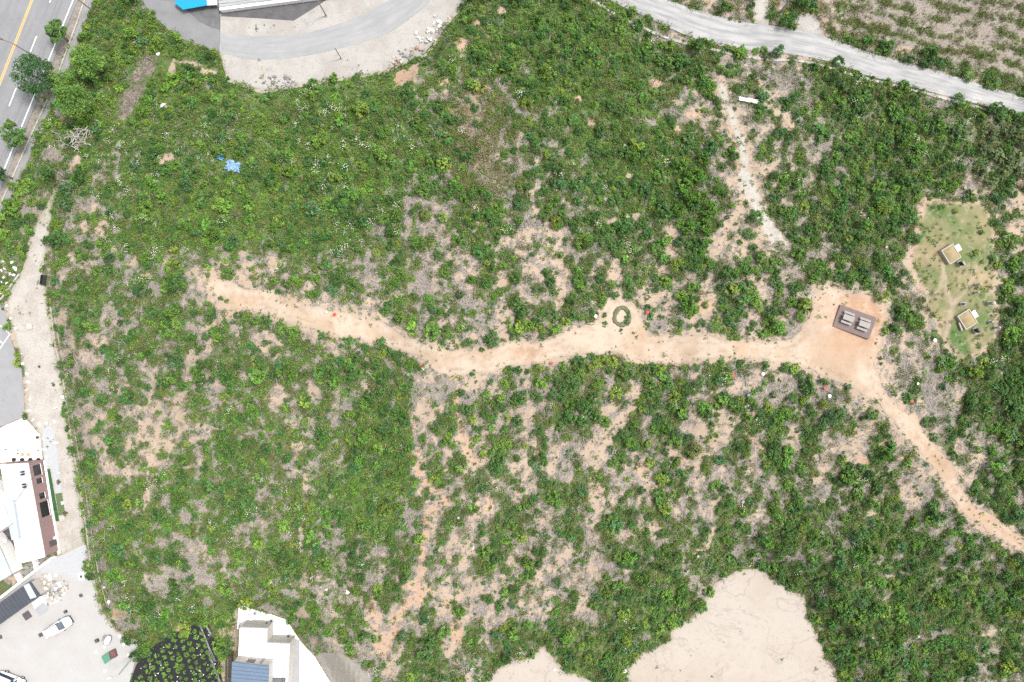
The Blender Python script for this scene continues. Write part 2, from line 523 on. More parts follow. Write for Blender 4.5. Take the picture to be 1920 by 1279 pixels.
# ---------------------------------------------------------------- surface materials
SAND = (0.50, 0.385, 0.275)
M_conc_road = road_mat('pale_concrete_road', (0.40, 0.395, 0.39), (0.49, 0.485, 0.475), (0.27, 0.275, 0.285), 0.9)
M_conc_road2 = road_mat('grey_concrete_road', (0.335, 0.342, 0.352), (0.40, 0.40, 0.395), (0.29, 0.30, 0.315), 0.6)
M_highway = road_mat('worn_asphalt', (0.26, 0.265, 0.275), (0.30, 0.305, 0.315), (0.225, 0.23, 0.24), 0.6, 2.0)
M_asphalt = mat('grey_asphalt', (0.225, 0.225, 0.235), (0.27, 0.27, 0.275), 0.5, 0.95)
M_asphalt_dark = mat('dark_asphalt', (0.10, 0.10, 0.105), (0.15, 0.145, 0.145), 0.7, 0.95, (0.26, 0.25, 0.24), 1.6, 0.66)
M_asphalt_dark2 = mat('wet_asphalt', (0.13, 0.13, 0.135), (0.19, 0.19, 0.19), 0.8, 0.85)
M_parking = mat('parking_asphalt', (0.30, 0.30, 0.31), (0.35, 0.35, 0.36), 0.4, 0.95, (0.23, 0.23, 0.24), 1.2, 0.68)
M_sidewalk = mat('sidewalk_paving', (0.27, 0.265, 0.265), (0.33, 0.325, 0.32), 1.2, 0.95)
M_verge = mat('verge_soil', (0.36, 0.325, 0.285), (0.22, 0.19, 0.155), 1.6, 0.95, (0.10, 0.11, 0.05), 4.0, 0.62)
M_gravel = earth_mat('beige_gravel', (0.465, 0.445, 0.42), (0.41, 0.385, 0.355), (0.44, 0.37, 0.31), (0.36, 0.31, 0.26), 0.62, 0.1, 0.25)
M_lane = earth_mat('pale_sandy_lane', (0.51, 0.475, 0.435), (0.445, 0.405, 0.36), (0.30, 0.31, 0.16), (0.33, 0.31, 0.22), 0.60, 0.1, 0.3)
M_pit = earth_mat('pit_sand', (0.49, 0.435, 0.38), (0.455, 0.395, 0.335), (0.50, 0.46, 0.42), (0.36, 0.30, 0.24), 0.68, 0.55, 0.09)
M_yard = mat('yard_gravel', (0.485, 0.475, 0.465), (0.445, 0.43, 0.415), 0.3, 0.95, (0.41, 0.39, 0.37), 6.0, 0.66)
M_yard2 = mat('yard_new_gravel', (0.49, 0.50, 0.52), (0.45, 0.46, 0.48), 1.5, 0.95)
M_track = earth_mat('track_sand', (0.555, 0.455, 0.36), (0.49, 0.365, 0.26), (0.49, 0.30, 0.19), (0.41, 0.33, 0.26), 0.66, 0.3)
M_white_conc = mat('white_concrete', (0.76, 0.755, 0.745), (0.70, 0.695, 0.685), 0.5, 0.9, (0.62, 0.61, 0.59), 1.5, 0.64)
M_kerb = mat('pale_kerb_concrete', (0.55, 0.53, 0.49), (0.44, 0.42, 0.38), 1.2, 0.9, (0.25, 0.23, 0.2), 6.0, 0.64)
M_kerb_soil = mat('silted_kerb_concrete', (0.47, 0.42, 0.35), (0.36, 0.32, 0.26), 1.2, 0.9, (0.2, 0.19, 0.12), 5.0, 0.60)
M_drain = mat('dark_drain_floor', (0.26, 0.24, 0.20), (0.18, 0.18, 0.12), 1.2, 0.95)  # dark mottled base colour of the gutter floor
M_paint_w = mat('road_paint_white', (0.78, 0.78, 0.77), (0.66, 0.66, 0.65), 3.0, 0.8)
M_paint_y = mat('road_paint_yellow', (0.72, 0.42, 0.10), (0.62, 0.38, 0.12), 3.0, 0.8)
M_plastic_mulch = mat('black_plastic_mulch', (0.016, 0.016, 0.020), (0.030, 0.030, 0.036), 1.5, 0.9, (0.16, 0.15, 0.15), 3.5, 0.70)
M_straw = mat('dry_straw_ground', (0.46, 0.38, 0.26), (0.36, 0.29, 0.19), 2.0, 0.95, (0.14, 0.15, 0.05), 3.0, 0.60)
M_greybare = mat('grey_bare_ground', (0.36, 0.33, 0.29), (0.28, 0.26, 0.22), 1.2, 0.95, (0.45, 0.42, 0.37), 8.0, 0.62)

# ---------------------------------------------------------------- highway in the corner
def on_white(v, off=0): return (137 + off - 0.407 * v, v)
vv_ = list(range(-240, 620, 60))
strip('highway', [(-22 + off - 0.36 * v, v) for v in vv_ for off in (0,)], [on_white(v, 9) for v in vv_], M_highway, 0.05, 10, 90)
strip('verge', [on_white(v, 9.5) for v in vv_], [on_white(v, 26) for v in vv_], M_verge, 0.05, 3, 90)
def paint(name, fn, v0, v1, wpx, m, z=0.058):
    pts = [fn(v) for v in np.linspace(v0, v1, max(2, int((v1 - v0) / 25) + 1))]
    A = [(p[0] - wpx / 2, p[1]) for p in pts]; B = [(p[0] + wpx / 2, p[1]) for p in pts]
    vb = [P(a[0], a[1], z) for a in A + B[::-1]]
    me = bpy.data.meshes.new(name); me.from_pydata([tuple(x) for x in vb], [], [tuple(range(len(vb)))[::-1]]); me.materials.append(m); me.update()
    o = link(name, me)
    if me.polygons[0].normal.z < 0: me.flip_normals()
    return tag(o, kind='structure')
paint('edge_line', lambda v: on_white(v), -240, 560, 2.2, M_paint_w)
for off in (-1.6, 1.6):
    paint('centre_line', lambda v, o=off: (60 + o - 0.387 * v, v), -240, 560, 1.5, M_paint_y)
for k in range(-3, 6):
    paint('lane_dash', lambda v: (95 - 0.392 * v, v), -30 + k * 97 + 1, 5 + k * 97, 2.0, M_paint_w)
KERB_L = [(160, 0), (144, 45), (122, 105), (95, 175), (60, 252), (32, 315), (0, 388), (-60, 530)]
ribbon('kerb', [(220, -150)] + KERB_L, 0.22, M_kerb, 0.03, 0.13)['kind'] = 'structure'
SW_R = [(235, -150), (172, 12), (155, 57), (140, 103), (126, 135), (101, 193), (75, 242), (47, 316), (10, 392), (-50, 535)]
strip('sidewalk', [(221.5, -150)] + [(p[0] + 1.5, p[1]) for p in KERB_L], SW_R, M_sidewalk, 0.09, 3, 80)

# ---------------------------------------------------------------- gravel yard and bend in the north-west
sheet('gravel_yard', NWYARD, M_gravel, 0.03, 10)
ASPH = [(262, -60), (262, 0), (267, 15), (290, 32), (322, 62), (340, 72), (360, 82), (412, 98.5), (413, 60), (413.5, 22), (405, 8), (335, -60)]
sheet('asphalt_bend', ASPH, M_asphalt, 0.05, 8, bare=False)
sheet('asphalt_patch', [(413, 92-4), (413.2, 22), (405, 8), (352, -10), (345, 14), (372, 40), (398, 52), (412, 56)], M_asphalt_dark2, 0.058, 8, 0.8, bare=False)
sheet('asphalt_pad', [(414.5, 10), (414.8, 30.5), (480, 34), (551, 38.8), (600, 8), (640, -20), (640, -60), (420, -60)], M_asphalt_dark, 0.052, 8, bare=False)
strip('gravel_road', [(414.5, 62), (457, 67), (500, 68), (540, 66), (590, 58), (665, 34), (715, 8), (760, -20), (800, -90)],
      [(414.5, 98), (447, 107), (480, 112), (540, 109), (590, 101), (640, 90), (672, 81), (728, 62), (775, 30), (807, 0), (860, -90)], M_conc_road2, 0.052, 10, 100, 0.8, bare=False)
ribbon('kerb', [(426, 151), (465, 164), (490, 173), (515, 171), (565, 161), (615, 153), (665, 147), (725, 135), (752, 121), (795, 106), (818, 80), (830, 57), (850, 32), (871, 4), (895, -60)],
       0.45, M_kerb_soil, 0.0, 0.16, 6, wob=0.5)['kind'] = 'structure'

# ---------------------------------------------------------------- concrete lane in the north-east
NE_UP = [(1150, -60), (1257, 0), (1322, 24), (1385, 40), (1440, 47), (1485, 55), (1547, 70), (1652, 105), (1752, 132), (1840, 158), (1920, 183), (2080, 235)]
NE_LO = [(1045, -60), (1145, 0), (1185, 20), (1235, 42), (1285, 65), (1335, 82), (1385, 92), (1440, 97), (1540, 112), (1615, 138), (1690, 158), (1765, 177), (1840, 197), (1920, 215), (2080, 268)]
strip('concrete_lane', NE_UP, NE_LO, M_conc_road, 0.07, 12, 170, 1.4)
DRAIN_NE = [(1040, -45), (1110, 0), (1167, 35), (1210, 55), (1260, 75), (1335, 93), (1385, 105), (1440, 112), (1490, 114), (1535, 122), (1602, 142), (1672, 160), (1740, 177), (1815, 197), (1920, 226), (2060, 270)]
ribbon('drain_kerb', DRAIN_NE, 0.40, M_kerb, 0.02, 0.14, 6, wob=0.5)['kind'] = 'structure'
sheet('side_path', [(1413, 44), (1411, 20), (1408, -60), (1436, -60), (1440, 0), (1442, 49)], M_lane, 0.05, 8, 1.5)
sheet('bare_patch', [(1488, 57), (1490, 35), (1505, 24), (1530, 26), (1538, 45), (1548, 71)], M_gravel, 0.05, 8, 3)

# ---------------------------------------------------------------- sand track on the ridge, with the clearing round the deck
TRACK = [(395, 520), (430, 530), (460, 541), (507, 547), (557, 562), (585, 572), (645, 586), (695, 594), (745, 622), (780, 640), (840, 653), (895, 658), (930, 651), (945, 643), (1005, 642), (1042, 628),
 (1080, 616), (1112, 606), (1124, 585), (1135, 562), (1156, 548), (1180, 560), (1196, 580), (1208, 612), (1215, 630), (1261, 626), (1299, 626), (1361, 635), (1420, 638), (1470, 637), (1505, 622), (1519, 585), (1526, 545), (1548, 528), (1580, 545), (1618, 550), (1645, 556), (1660, 575), (1657, 610),
 (1652, 656), (1641, 690), (1655, 725), (1690, 768), (1714, 778), (1727, 800), (1745, 830), (1786, 864), (1797, 905), (1827, 945), (1877, 977), (1920, 1009), (1990, 1060),
 (1985, 1100), (1920, 1046), (1890, 1020), (1840, 987), (1802, 957), (1775, 917), (1747, 870), (1715, 840), (1680, 800), (1652, 762), (1615, 735), (1570, 710), (1511, 690), (1464, 678), (1420, 672), (1377, 669), (1336, 675), (1274, 680),
 (1214, 680), (1183, 676), (1158, 660), (1105, 662), (1080, 664), (1030, 677), (967, 687), (917, 698), (880, 703), (830, 704), (792, 676), (767, 658), (730, 648), (680, 638), (640, 632), (595, 620), (520, 596), (460, 578), (430, 585), (400, 560), (380, 535)]
def track_tone(u, v):
    return np.clip(np.exp(-((u - 1610) / 60) ** 2 - ((v - 600) / 58) ** 2) * 1.4 + 0.9 * np.exp(-((u - 985) / 34) ** 2 - ((v - 660) / 16) ** 2) + 0.5 * np.exp(-((u - 470) / 40) ** 2 - ((v - 560) / 14) ** 2) + 0.35 * (u > 1700), 0, 1)
sheet('dirt_track', TRACK, M_track, 0.05, 5, 8.0, 22.0, tone=track_tone, rut=13.0)

# ---------------------------------------------------------------- sand pits at the foot of the hill
sheet('sand_pit', PIT, M_pit, 0.05, 9, 3.5, 16)
sheet('sand_pit', PIT2, M_pit, 0.05, 9, 3.0, 14)

# ---------------------------------------------------------------- yards in the west and south-west
LANE = [(108, 352), (112, 362), (100, 380), (92, 440), (82, 490), (80, 520), (90, 570), (101, 640), (108, 677), (118, 727), (126, 790), (136, 852), (144, 896), (152, 952), (157, 990), (159, 1020), (120, 1040), (108, 1042),
 (98, 978), (88, 900), (82, 862), (75, 815), (50, 782), (50, 740), (45, 690), (27, 640), (16, 590), (12, 570), (17, 550), (35, 520), (47, 490), (52, 455), (75, 407), (100, 362)]
sheet('sandy_lane', LANE, M_lane, 0.03, 7, 2.5, tone=lambda u, v: np.clip((430 - v) / 60, 0, 1))
sheet('yard', [(159.5, 1019), (163, 1027), (171, 1077), (188, 1143), (203, 1167), (226, 1190), (262, 1207), (256, 1228), (240, 1290), (230, 1470), (-300, 1470), (-300, 1130), (0, 1122), (66, 1070), (101, 1044), (119, 1039.5)], M_yard, 0.045, 12)
sheet('new_gravel', [(104, 1046), (119, 1041), (159, 1020), (163, 1030), (168, 1065), (160, 1085), (140, 1088), (120, 1072), (85, 1075), (75, 1068)], M_yard2, 0.050, 12, 3, bare=False)
sheet('gravel_path', [(88, 872), (97, 880), (104, 925), (116, 924), (110, 870), (104, 830), (98, 800), (82, 800), (80, 820), (84, 860)], M_yard2, 0.036, 10, 2, bare=False)
sheet('car_park', [(-300, 540), (0, 570), (10, 590), (21, 640), (40, 690), (45, 740), (46, 781), (0, 800), (-300, 900)], M_parking, 0.04, 12)
for (a, b) in (((0, 610), (19, 626)), ((19, 626), (-8, 666)), ((6, 645), (-30, 610)), ((-10, 601), (0, 610))):
    o = MB()
    pa, pb = P(*a, 0), P(*b, 0)
    d = (pb - pa); L = d.length
    o.box(((pa.x + pb.x) / 2, (pa.y + pb.y) / 2, 0.047), (L, 0.13, 0.006), math.atan2(d.y, d.x))
    tag(o.build('parking_line', M_paint_w), kind='structure')
ribbon('gutter', [(94, 560), (104, 640), (112, 677), (122, 727), (130, 790), (140, 852), (149, 896), (157, 952), (163, 990), (167, 1027), (175, 1077), (192, 1143), (207, 1167), (230, 1190), (262, 1203)],
       0.32, M_kerb_soil, 0.0, 0.22, 6, wob=0.4)['kind'] = 'structure'
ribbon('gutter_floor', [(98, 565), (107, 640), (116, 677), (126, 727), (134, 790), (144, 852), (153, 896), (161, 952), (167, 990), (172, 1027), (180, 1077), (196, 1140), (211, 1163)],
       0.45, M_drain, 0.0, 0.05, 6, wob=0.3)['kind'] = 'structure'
ribbon('gutter', [(102, 590), (112, 645), (121, 690), (131, 750), (139, 800), (149, 860), (158, 905), (166, 955), (171, 990), (177, 1027), (186, 1080), (201, 1136)],
       0.16, M_kerb_soil, -0.1, 0.2, 6, wob=0.4)['kind'] = 'structure'
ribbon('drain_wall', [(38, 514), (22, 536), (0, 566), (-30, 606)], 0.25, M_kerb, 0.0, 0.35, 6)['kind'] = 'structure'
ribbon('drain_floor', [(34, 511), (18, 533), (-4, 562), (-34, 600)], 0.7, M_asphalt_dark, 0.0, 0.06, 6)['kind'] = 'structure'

MULCH = [(371, 1167), (392, 1170), (401, 1196), (411, 1230), (416, 1279), (425, 1420), (200, 1420), (243, 1282), (259, 1238), (281, 1217), (319, 1190), (350, 1178)]
sheet('plastic_mulch', MULCH, M_plastic_mulch, 0.06, 9, 1.2)
sheet('straw_strip', [(420, 1150), (446, 1138), (450, 1160), (447, 1240), (436, 1250), (432, 1300), (430, 1420), (424, 1420), (418, 1279), (412, 1226), (405, 1190)], M_straw, 0.04, 9, 2, bare=False)
WYARD = [(451, 1135), (478, 1143), (523, 1157), (536, 1161), (547.5, 1179), (562.5, 1202), (589, 1230), (619, 1279), (700, 1420), (440, 1420), (446, 1240)]
sheet('white_yard', WYARD, M_white_conc, 0.06, 10, 0.8)
sheet('concrete_strip', [(543, 1192), (562, 1201), (562, 1279), (561, 1400), (540, 1400)], mat('grey_concrete_strip', (0.40, 0.405, 0.41), (0.34, 0.345, 0.35), 0.9), 0.066, 10, bare=False)
sheet('grey_ground', [(592, 1226), (612, 1222), (640, 1225), (668, 1238), (690, 1262), (705, 1290), (720, 1400), (695, 1400), (620, 1279)], M_greybare, 0.05, 9, 4)

# ---------------------------------------------------------------- what covers the wild ground
COVER = """9 9 9 9 9 9 8 8 8 8 8 8 9 9 8 6 6 4 5 3 4 4 4 4
9 9 9 9 8 8 8 8 8 8 8 8 8 9 9 8 7 7 7 7 7 6 5 6
9 8 8 8 9 9 9 9 9 9 7 7 8 9 9 8 6 4 7 9 9 8 8 8
8 8 8 8 8 9 9 9 9 9 7 6 7 8 9 9 8 4 6 8 9 9 9 9
8 7 8 9 9 9 9 9 9 8 7 6 7 8 8 9 9 4 6 8 9 8 6 6
8 7 8 8 9 9 9 9 8 7 7 6 6 7 8 7 8 5 6 7 8 6 4 5
5 4 8 8 6 4 6 7 7 7 7 6 5 6 6 5 6 6 5 6 7 5 4 6
3 6 7 8 7 4 4 4 5 7 6 6 5 8 4 3 5 6 5 4 3 5 4 7
3 6 6 7 6 7 8 7 7 6 4 5 5 6 6 4 5 6 5 3 4 5 5 8
3 6 7 6 5 7 6 6 8 8 5 4 6 7 6 7 5 5 6 6 4 5 7 8
4 6 6 5 6 7 7 7 8 9 6 5 6 6 4 6 6 7 7 6 5 4 5 8
5 6 8 7 8 7 7 8 9 8 5 5 6 6 4 6 6 7 7 6 6 6 5 7
5 6 8 8 7 8 8 8 8 8 4 7 6 6 6 6 7 7 8 8 9 8 7 8
4 6 7 7 7 7 7 7 7 6 5 5 6 5 7 7 7 9 9 9 9 9 9 9
4 5 6 8 9 8 8 8 5 4 5 5 6 6 8 8 8 9 9 9 9 9 9 8
5 5 7 8 7 7 7 6 6 5 6 7 8 8 8 8 8 8 8 8 9 9 8 7"""
CG = np.array([[int(x) for x in r.split()] for r in COVER.split('\n')], float) / 9.0
def grid_at(Gd, u, v):
    fx = np.clip(u / 80.0 - 0.5, 0, Gd.shape[1] - 1.001); fy = np.clip(v / 80.0 - 0.5, 0, Gd.shape[0] - 1.001)
    i = fx.astype(int); j = fy.astype(int); fx = fx - i; fy = fy - j
    return (Gd[j, i] * (1 - fx) + Gd[j, i + 1] * fx) * (1 - fy) + (Gd[j + 1, i] * (1 - fx) + Gd[j + 1, i + 1] * fx) * fy

# patches: u, v, half width, half height, turn (degrees, clockwise), sort: s sand, p pink soil, w white sand, d dry brush, y dry grass, g green
PATCH = [(1440,205,12,14,0,'s'),
(1478,232,9,18,0,'s'),(1255,455,15,26,10,'s'),(1350,450,28,10,-40,'s'),(1240,500,18,14,0,'s'),(1330,572,22,13,0,'p'),(1160,520,30,12,0,'s'),(1215,560,18,18,0,'s'),(1320,540,9,18,0,'s'),
(1030,440,9,24,10,'s'),(1045,510,12,34,-10,'s'),(1050,560,8,24,0,'s'),(940,530,13,15,0,'s'),(940,600,10,38,5,'s'),(905,420,12,9,0,'s'),(1005,360,8,22,10,'s'),(1060,378,8,8,0,'s'),(1155,415,13,9,0,'s'),(1185,410,11,12,0,'s'),
(1180,330,9,9,0,'s'),(1107,227,10,12,0,'p'),(869,81,14,12,0,'p'),(835,157,12,13,0,'p'),(880,210,12,10,0,'p'),(851,212,7,10,0,'p'),(841,264,5,9,0,'p'),(760,140,30,15,-20,'p'),(887,157,8,6,0,'s'),(894,44,10,8,0,'p'),(940,20,9,8,0,'p'),(1067,62,5,6,0,'p'),(1045,99,6,6,0,'p'),
(1225,157,16,7,8,'p'),(1262,192,12,7,20,'p'),(1302,217,16,8,10,'p'),(1270,245,4,8,0,'p'),(1085,187,6,7,0,'p'),(160,425,8,8,0,'s'),(190,430,10,16,10,'s'),(180,388,12,7,-15,'s'),(283,322,18,7,-35,'s'),(305,303,22,7,-35,'s'),(215,467,6,8,0,'s'),(252,487,8,9,0,'s'),(317,492,10,8,0,'s'),(275,517,9,6,0,'s'),
(400,520,45,20,10,'s'),(470,512,28,18,0,'s'),(452,475,9,18,-15,'s'),(345,514,20,6,0,'s'),(520,495,16,10,0,'s'),(425,575,24,14,0,'s'),(365,682,16,16,20,'s'),(354,708,5,16,15,'s'),
(335,770,13,30,0,'s'),(517,747,18,11,0,'s'),(522,728,8,13,0,'s'),(588,740,8,25,0,'s'),(560,838,22,12,0,'s'),(522,675,8,13,0,'s'),(497,657,8,8,0,'s'),(287,862,11,17,0,'s'),(277,905,3,30,0,'s'),(600,677,10,8,0,'d'),(685,725,7,13,0,'s'),(572,905,5,14,0,'s'),
(800,770,18,28,20,'s'),(830,735,24,24,0,'d'),(875,745,14,14,0,'d'),(875,835,11,26,-15,'p'),(862,800,9,30,0,'s'),(785,880,13,20,0,'s'),(800,920,15,18,0,'s'),(828,940,16,13,0,'p'),(793,1060,9,22,0,'p'),(915,943,16,13,0,'p'),(775,1110,30,20,0,'p'),(745,1165,10,26,15,'p'),(720,1210,18,18,0,'p'),(700,1150,16,28,0,'s'),(860,1190,14,22,0,'p'),(850,1115,22,13,0,'s'),(830,1145,18,10,0,'s'),(950,1100,16,12,0,'s'),(1010,1085,16,14,0,'s'),(1000,800,4,45,-3,'s'),(1120,862,11,42,15,'s'),(1135,800,14,10,0,'s'),(1122,935,13,30,10,'s'),(1190,745,16,22,25,'s'),(1160,790,18,10,0,'s'),(985,870,5,25,-12,'s'),
(1345,770,12,26,-10,'s'),(1310,808,16,16,0,'s'),(1330,842,20,13,0,'s'),(1270,860,18,12,0,'p'),(1200,880,12,10,0,'p'),(1262,850,10,20,0,'s'),(1272,955,8,24,10,'s'),(1335,957,6,10,0,'s'),(1425,962,14,5,-20,'s'),(1332,1005,7,22,35,'s'),(1312,1032,14,6,-20,'s'),(1282,1050,6,12,0,'s'),(1182,1010,14,14,0,'s'),(1220,905,12,16,0,'s'),(1225,985,9,10,0,'s'),(1570,888,5,30,35,'s'),(1535,860,10,12,0,'s'),(1590,868,4,26,35,'s'),(1620,865,12,8,0,'p'),(1697,860,14,10,0,'p'),(1657,832,12,9,-40,'p'),(1635,962,16,6,-15,'s'),(1610,942,16,4,-10,'s'),(1735,912,14,10,0,'d'),(1700,905,14,8,0,'s'),
(1735,392,12,20,0,'p'),(1800,392,40,9,0,'s'),(1845,402,13,11,0,'s'),(1725,440,9,34,0,'p'),(1712,490,13,18,0,'s'),(1790,640,28,12,0,'s'),(1765,560,4,50,-15,'d'),(1800,570,14,50,30,'s'),(1740,600,10,20,0,'s'),(1825,470,8,30,0,'s'),
(1910,410,18,78,4,'s'),(1669,1080,8,5,0,'s'),(1768,1187,12,8,0,'d'),(1803,1199,10,3,20,'s'),(1856,1187,12,4,-25,'s'),(1870,1249,22,14,-20,'d'),(1730,1030,6,6,0,'s'),(1815,1129,7,5,0,'s'),
(268,140,17,26,25,'d'),(246,188,14,26,30,'d'),(232,215,9,12,20,'d'),(345,116,34,4,15,'s'),(323,130,4,20,0,'s'),(390,135,18,8,15,'s'),(308,200,6,7,0,'s'),(48,425,10,26,30,'d'),(32,465,10,22,35,'d'),(95,290,14,12,0,'d'),(145,300,8,20,30,'s'),(185,170,12,10,0,'d'),(115,220,16,18,0,'d'),
(175,700,8,34,-8,'d'),(195,730,12,14,0,'d'),(182,1020,6,50,-8,'d'),(172,960,4,40,-6,'d'),(205,1110,7,26,-14,'d'),(220,1150,14,12,0,'p'),(245,1175,16,12,0,'d'),(340,1172,24,6,-28,'p'),(360,1075,32,26,-30,'d'),(330,1020,34,18,0,'d'),(300,1100,18,22,0,'d'),(470,1000,30,26,0,'d'),(480,980,16,10,0,'s'),(565,1010,5,26,0,'s'),(575,1080,5,10,0,'s'),(568,1145,13,12,0,'s'),(620,930,9,5,0,'s'),
(900,250,50,100,12,'y'),(930,330,40,40,0,'y'),(1660,30,110,24,12,'y'),(1800,70,110,30,14,'y'),(1620,75,40,10,18,'y'),(1480,150,30,16,0,'d'),(1760,760,30,60,-20,'d'),(1700,700,14,30,0,'d'),(1560,740,20,14,0,'d'),(1480,720,20,12,0,'d'),(1440,720,16,12,0,'d'),(1400,740,20,10,0,'d'),(1540,920,24,16,-20,'d'),(1500,950,30,14,0,'d'),
(1060,880,14,20,0,'d'),(1080,950,12,20,0,'d'),(1150,1070,20,16,0,'d'),(900,1140,14,12,0,'d'),(1040,1090,20,16,0,'d'),(980,1020,14,14,0,'d'),(700,500,24,26,20,'d'),(790,540,14,40,10,'d'),(870,560,20,24,0,'d'),(900,600,14,20,0,'d'),(1090,600,20,12,0,'d'),(1480,620,20,16,0,'d'),(1380,610,20,10,0,'d'),(1275,585,14,12,0,'d'),(1230,610,16,14,0,'d'),(1240,760,10,16,0,'d'),
(1150,665,12,4,0,'g'),(1166,594,4,4,0,'s'),(215,60,45,60,0,'g'),(205,150,34,34,0,'g'),(285,75,30,24,30,'g'),(80,330,30,30,0,'g'),(200,250,50,24,0,'g'),(1100,1200,60,40,0,'g'),(1180,1170,80,30,-30,'g'),(980,1200,80,24,-10,'g'),(1550,1150,20,60,-15,'g')]

FS = 3.0
FU = np.arange(-150, 2073, FS); FV = np.arange(-150, 1433, FS)
U, V = np.meshgrid(FU, FV)
cover = grid_at(CG, U, V)
rich = smooth((cover - 0.80) / 0.14) * smooth((1500 - U) / 300)
n_iso = 0.30 * fbm(U, V, 55, 2, 11) + 0.70 * fbm(U, V, 15, 3, 14, 0.75)
n_str = 0.40 * fbm(U * 1.3 + 0.2 * V, V * 0.60, 42, 2, 12) + 0.60 * fbm(U * 1.15 + 0.15 * V, V * 0.8, 15, 3, 15, 0.75)          # rows and gullies run down the south slope
south = smooth((V - 600) / 120) * smooth((U - 640) / 120)
nz = n_iso * (1 - south) + n_str * south
order = np.argsort(np.argsort(nz.ravel())) / nz.size
nz = order.reshape(nz.shape)
sand = np.zeros(U.shape); pink = np.zeros(U.shape); white = np.zeros(U.shape); dry = np.zeros(U.shape); yel = np.zeros(U.shape)
wob = (fbm(U, V, 16, 3, 21) - 0.5) * 1.5
for (pu, pv, rx, ry, rot, t) in PATCH:
    a = math.radians(rot); c_, s_ = math.cos(a), math.sin(a)
    R = max(rx, ry) * 2.2
    j0, j1 = np.searchsorted(FV, [pv - R, pv + R]); i0, i1 = np.searchsorted(FU, [pu - R, pu + R])
    if j1 <= j0 or i1 <= i0: continue
    sl = (slice(j0, j1), slice(i0, i1))
    x = U[sl] - pu; y = V[sl] - pv
    q = np.hypot((x * c_ + y * s_) / rx, (-x * s_ + y * c_) / ry)
    mk = np.clip((1.25 + wob[sl] - q) / 0.45, 0, 1)
    if t in 'sp': sand[sl] = np.maximum(sand[sl], mk)
    if t == 'p': pink[sl] = np.maximum(pink[sl], mk)
    if t == 'w': white[sl] = np.maximum(white[sl], mk); sand[sl] = np.maximum(sand[sl], mk)
    if t == 'd': dry[sl] = np.maximum(dry[sl], mk)
    if t == 'g': cover[sl] = np.maximum(cover[sl], mk)
    if t == 'y': yel[sl] = np.maximum(yel[sl], mk)
swept = np.zeros(U.shape)                       # worn channels where hardly anything grows
def stroke(line, w, t, sw=0.0):
    d = dist_line(catmull(line, 6.0), U, V)
    mk = np.clip((1.15 + wob * 1.1 - d / w) / 0.5, 0, 1)
    if t in 'spw': np.maximum(sand, mk, out=sand)
    if t == 'p': np.maximum(pink, mk, out=pink)
    if t == 'w': np.maximum(white, mk, out=white)
    if t == 'd': np.maximum(dry, mk, out=dry)
    if sw: np.maximum(swept, mk * sw, out=swept)
stroke([(1345, 148), (1356, 180), (1372, 215), (1385, 250), (1394, 290), (1388, 335)], 15, 's', 0.85)
stroke([(1352, 165), (1370, 210), (1384, 250), (1394, 290), (1398, 335)], 6, 'w', 0.9)
stroke([(1388, 300), (1392, 340), (1388, 380), (1378, 410), (1352, 445), (1335, 475)], 14, 's', 0.75)
stroke([(1398, 330), (1412, 375), (1430, 405), (1447, 435), (1462, 460)], 13, 'w', 1.0)
stroke([(1462, 460), (1480, 485), (1500, 515), (1515, 545)], 8, 'd')
stroke([(1455, 450), (1480, 485), (1500, 515), (1518, 550)], 7, 'w', 1.0)
stroke([(1440, 175), (1450, 205), (1476, 230), (1480, 250)], 7, 's')
stroke([(428, 582), (404, 608), (397, 640), (380, 668), (362, 690), (350, 718)], 7, 's', 1.0)
stroke([(808, 700), (818, 740), (806, 775), (788, 800)], 11, 's')
stroke([(846, 700), (856, 750), (862, 790), (870, 830), (892, 868)], 8, 'p', 0.6)
stroke([(785, 845), (790, 885), (812, 915), (832, 940), (806, 965), (797, 1000), (796, 1050), (790, 1085), (765, 1125), (748, 1170), (722, 1215)], 8, 'p', 0.7)
stroke([(1200, 725), (1182, 760), (1150, 800), (1124, 850), (1110, 900), (1122, 940), (1118, 985)], 8, 's', 0.7)
stroke([(996, 750), (999, 800), (1004, 845), (1016, 880)], 4, 's')
stroke([(1338, 735), (1350, 775), (1344, 815), (1318, 850), (1290, 875)], 8, 's')
stroke([(1420, 770), (1400, 810), (1440, 850)], 4, 'p')
stroke([(1600, 820), (1598, 850), (1572, 890), (1552, 918)], 4, 's')
stroke([(1050, 440), (1045, 490), (1052, 540), (1060, 575)], 7, 's')
stroke([(1030, 420), (1022, 460), (1005, 490)], 6, 's')
stroke([(940, 560), (942, 600), (950, 640)], 7, 's')
stroke([(1255, 430), (1262, 460), (1248, 490), (1230, 505)], 9, 's')
stroke([(330, 750), (338, 790), (332, 830), (290, 850), (268, 862)], 5, 's')
stroke([(280, 870), (276, 910), (270, 960)], 3, 's')
stroke([(700, 1130), (705, 1175), (722, 1215)], 9, 'p')
stroke([(840, 1130), (855, 1170), (866, 1200)], 9, 'p')
tr_out = dist_line(TRACK, U, V, True)
np.maximum(sand, np.clip((1.0 + wob * 1.5 - tr_out / 9.0) / 0.5, 0, 1), out=sand)
LAWN = [(1785 + (a - 1785) * 1.07, 520 + (b_ - 520) * 1.04) for (a, b_) in [(1728, 388), (1750, 378), (1790, 382), (1830, 380), (1860, 396), (1869, 430), (1866, 480), (1862, 540), (1869, 600), (1860, 640), (1842, 664), (1800, 668), (1768, 648), (1757, 600), (1737, 560), (1716, 520), (1709, 480), (1718, 440)]]
lawn_in = inside(LAWN, U, V)
lawn_d = dist_line(LAWN, U, V, True) + wob * 20
lawn = np.where(lawn_in, smooth(lawn_d / 14.0), 0)
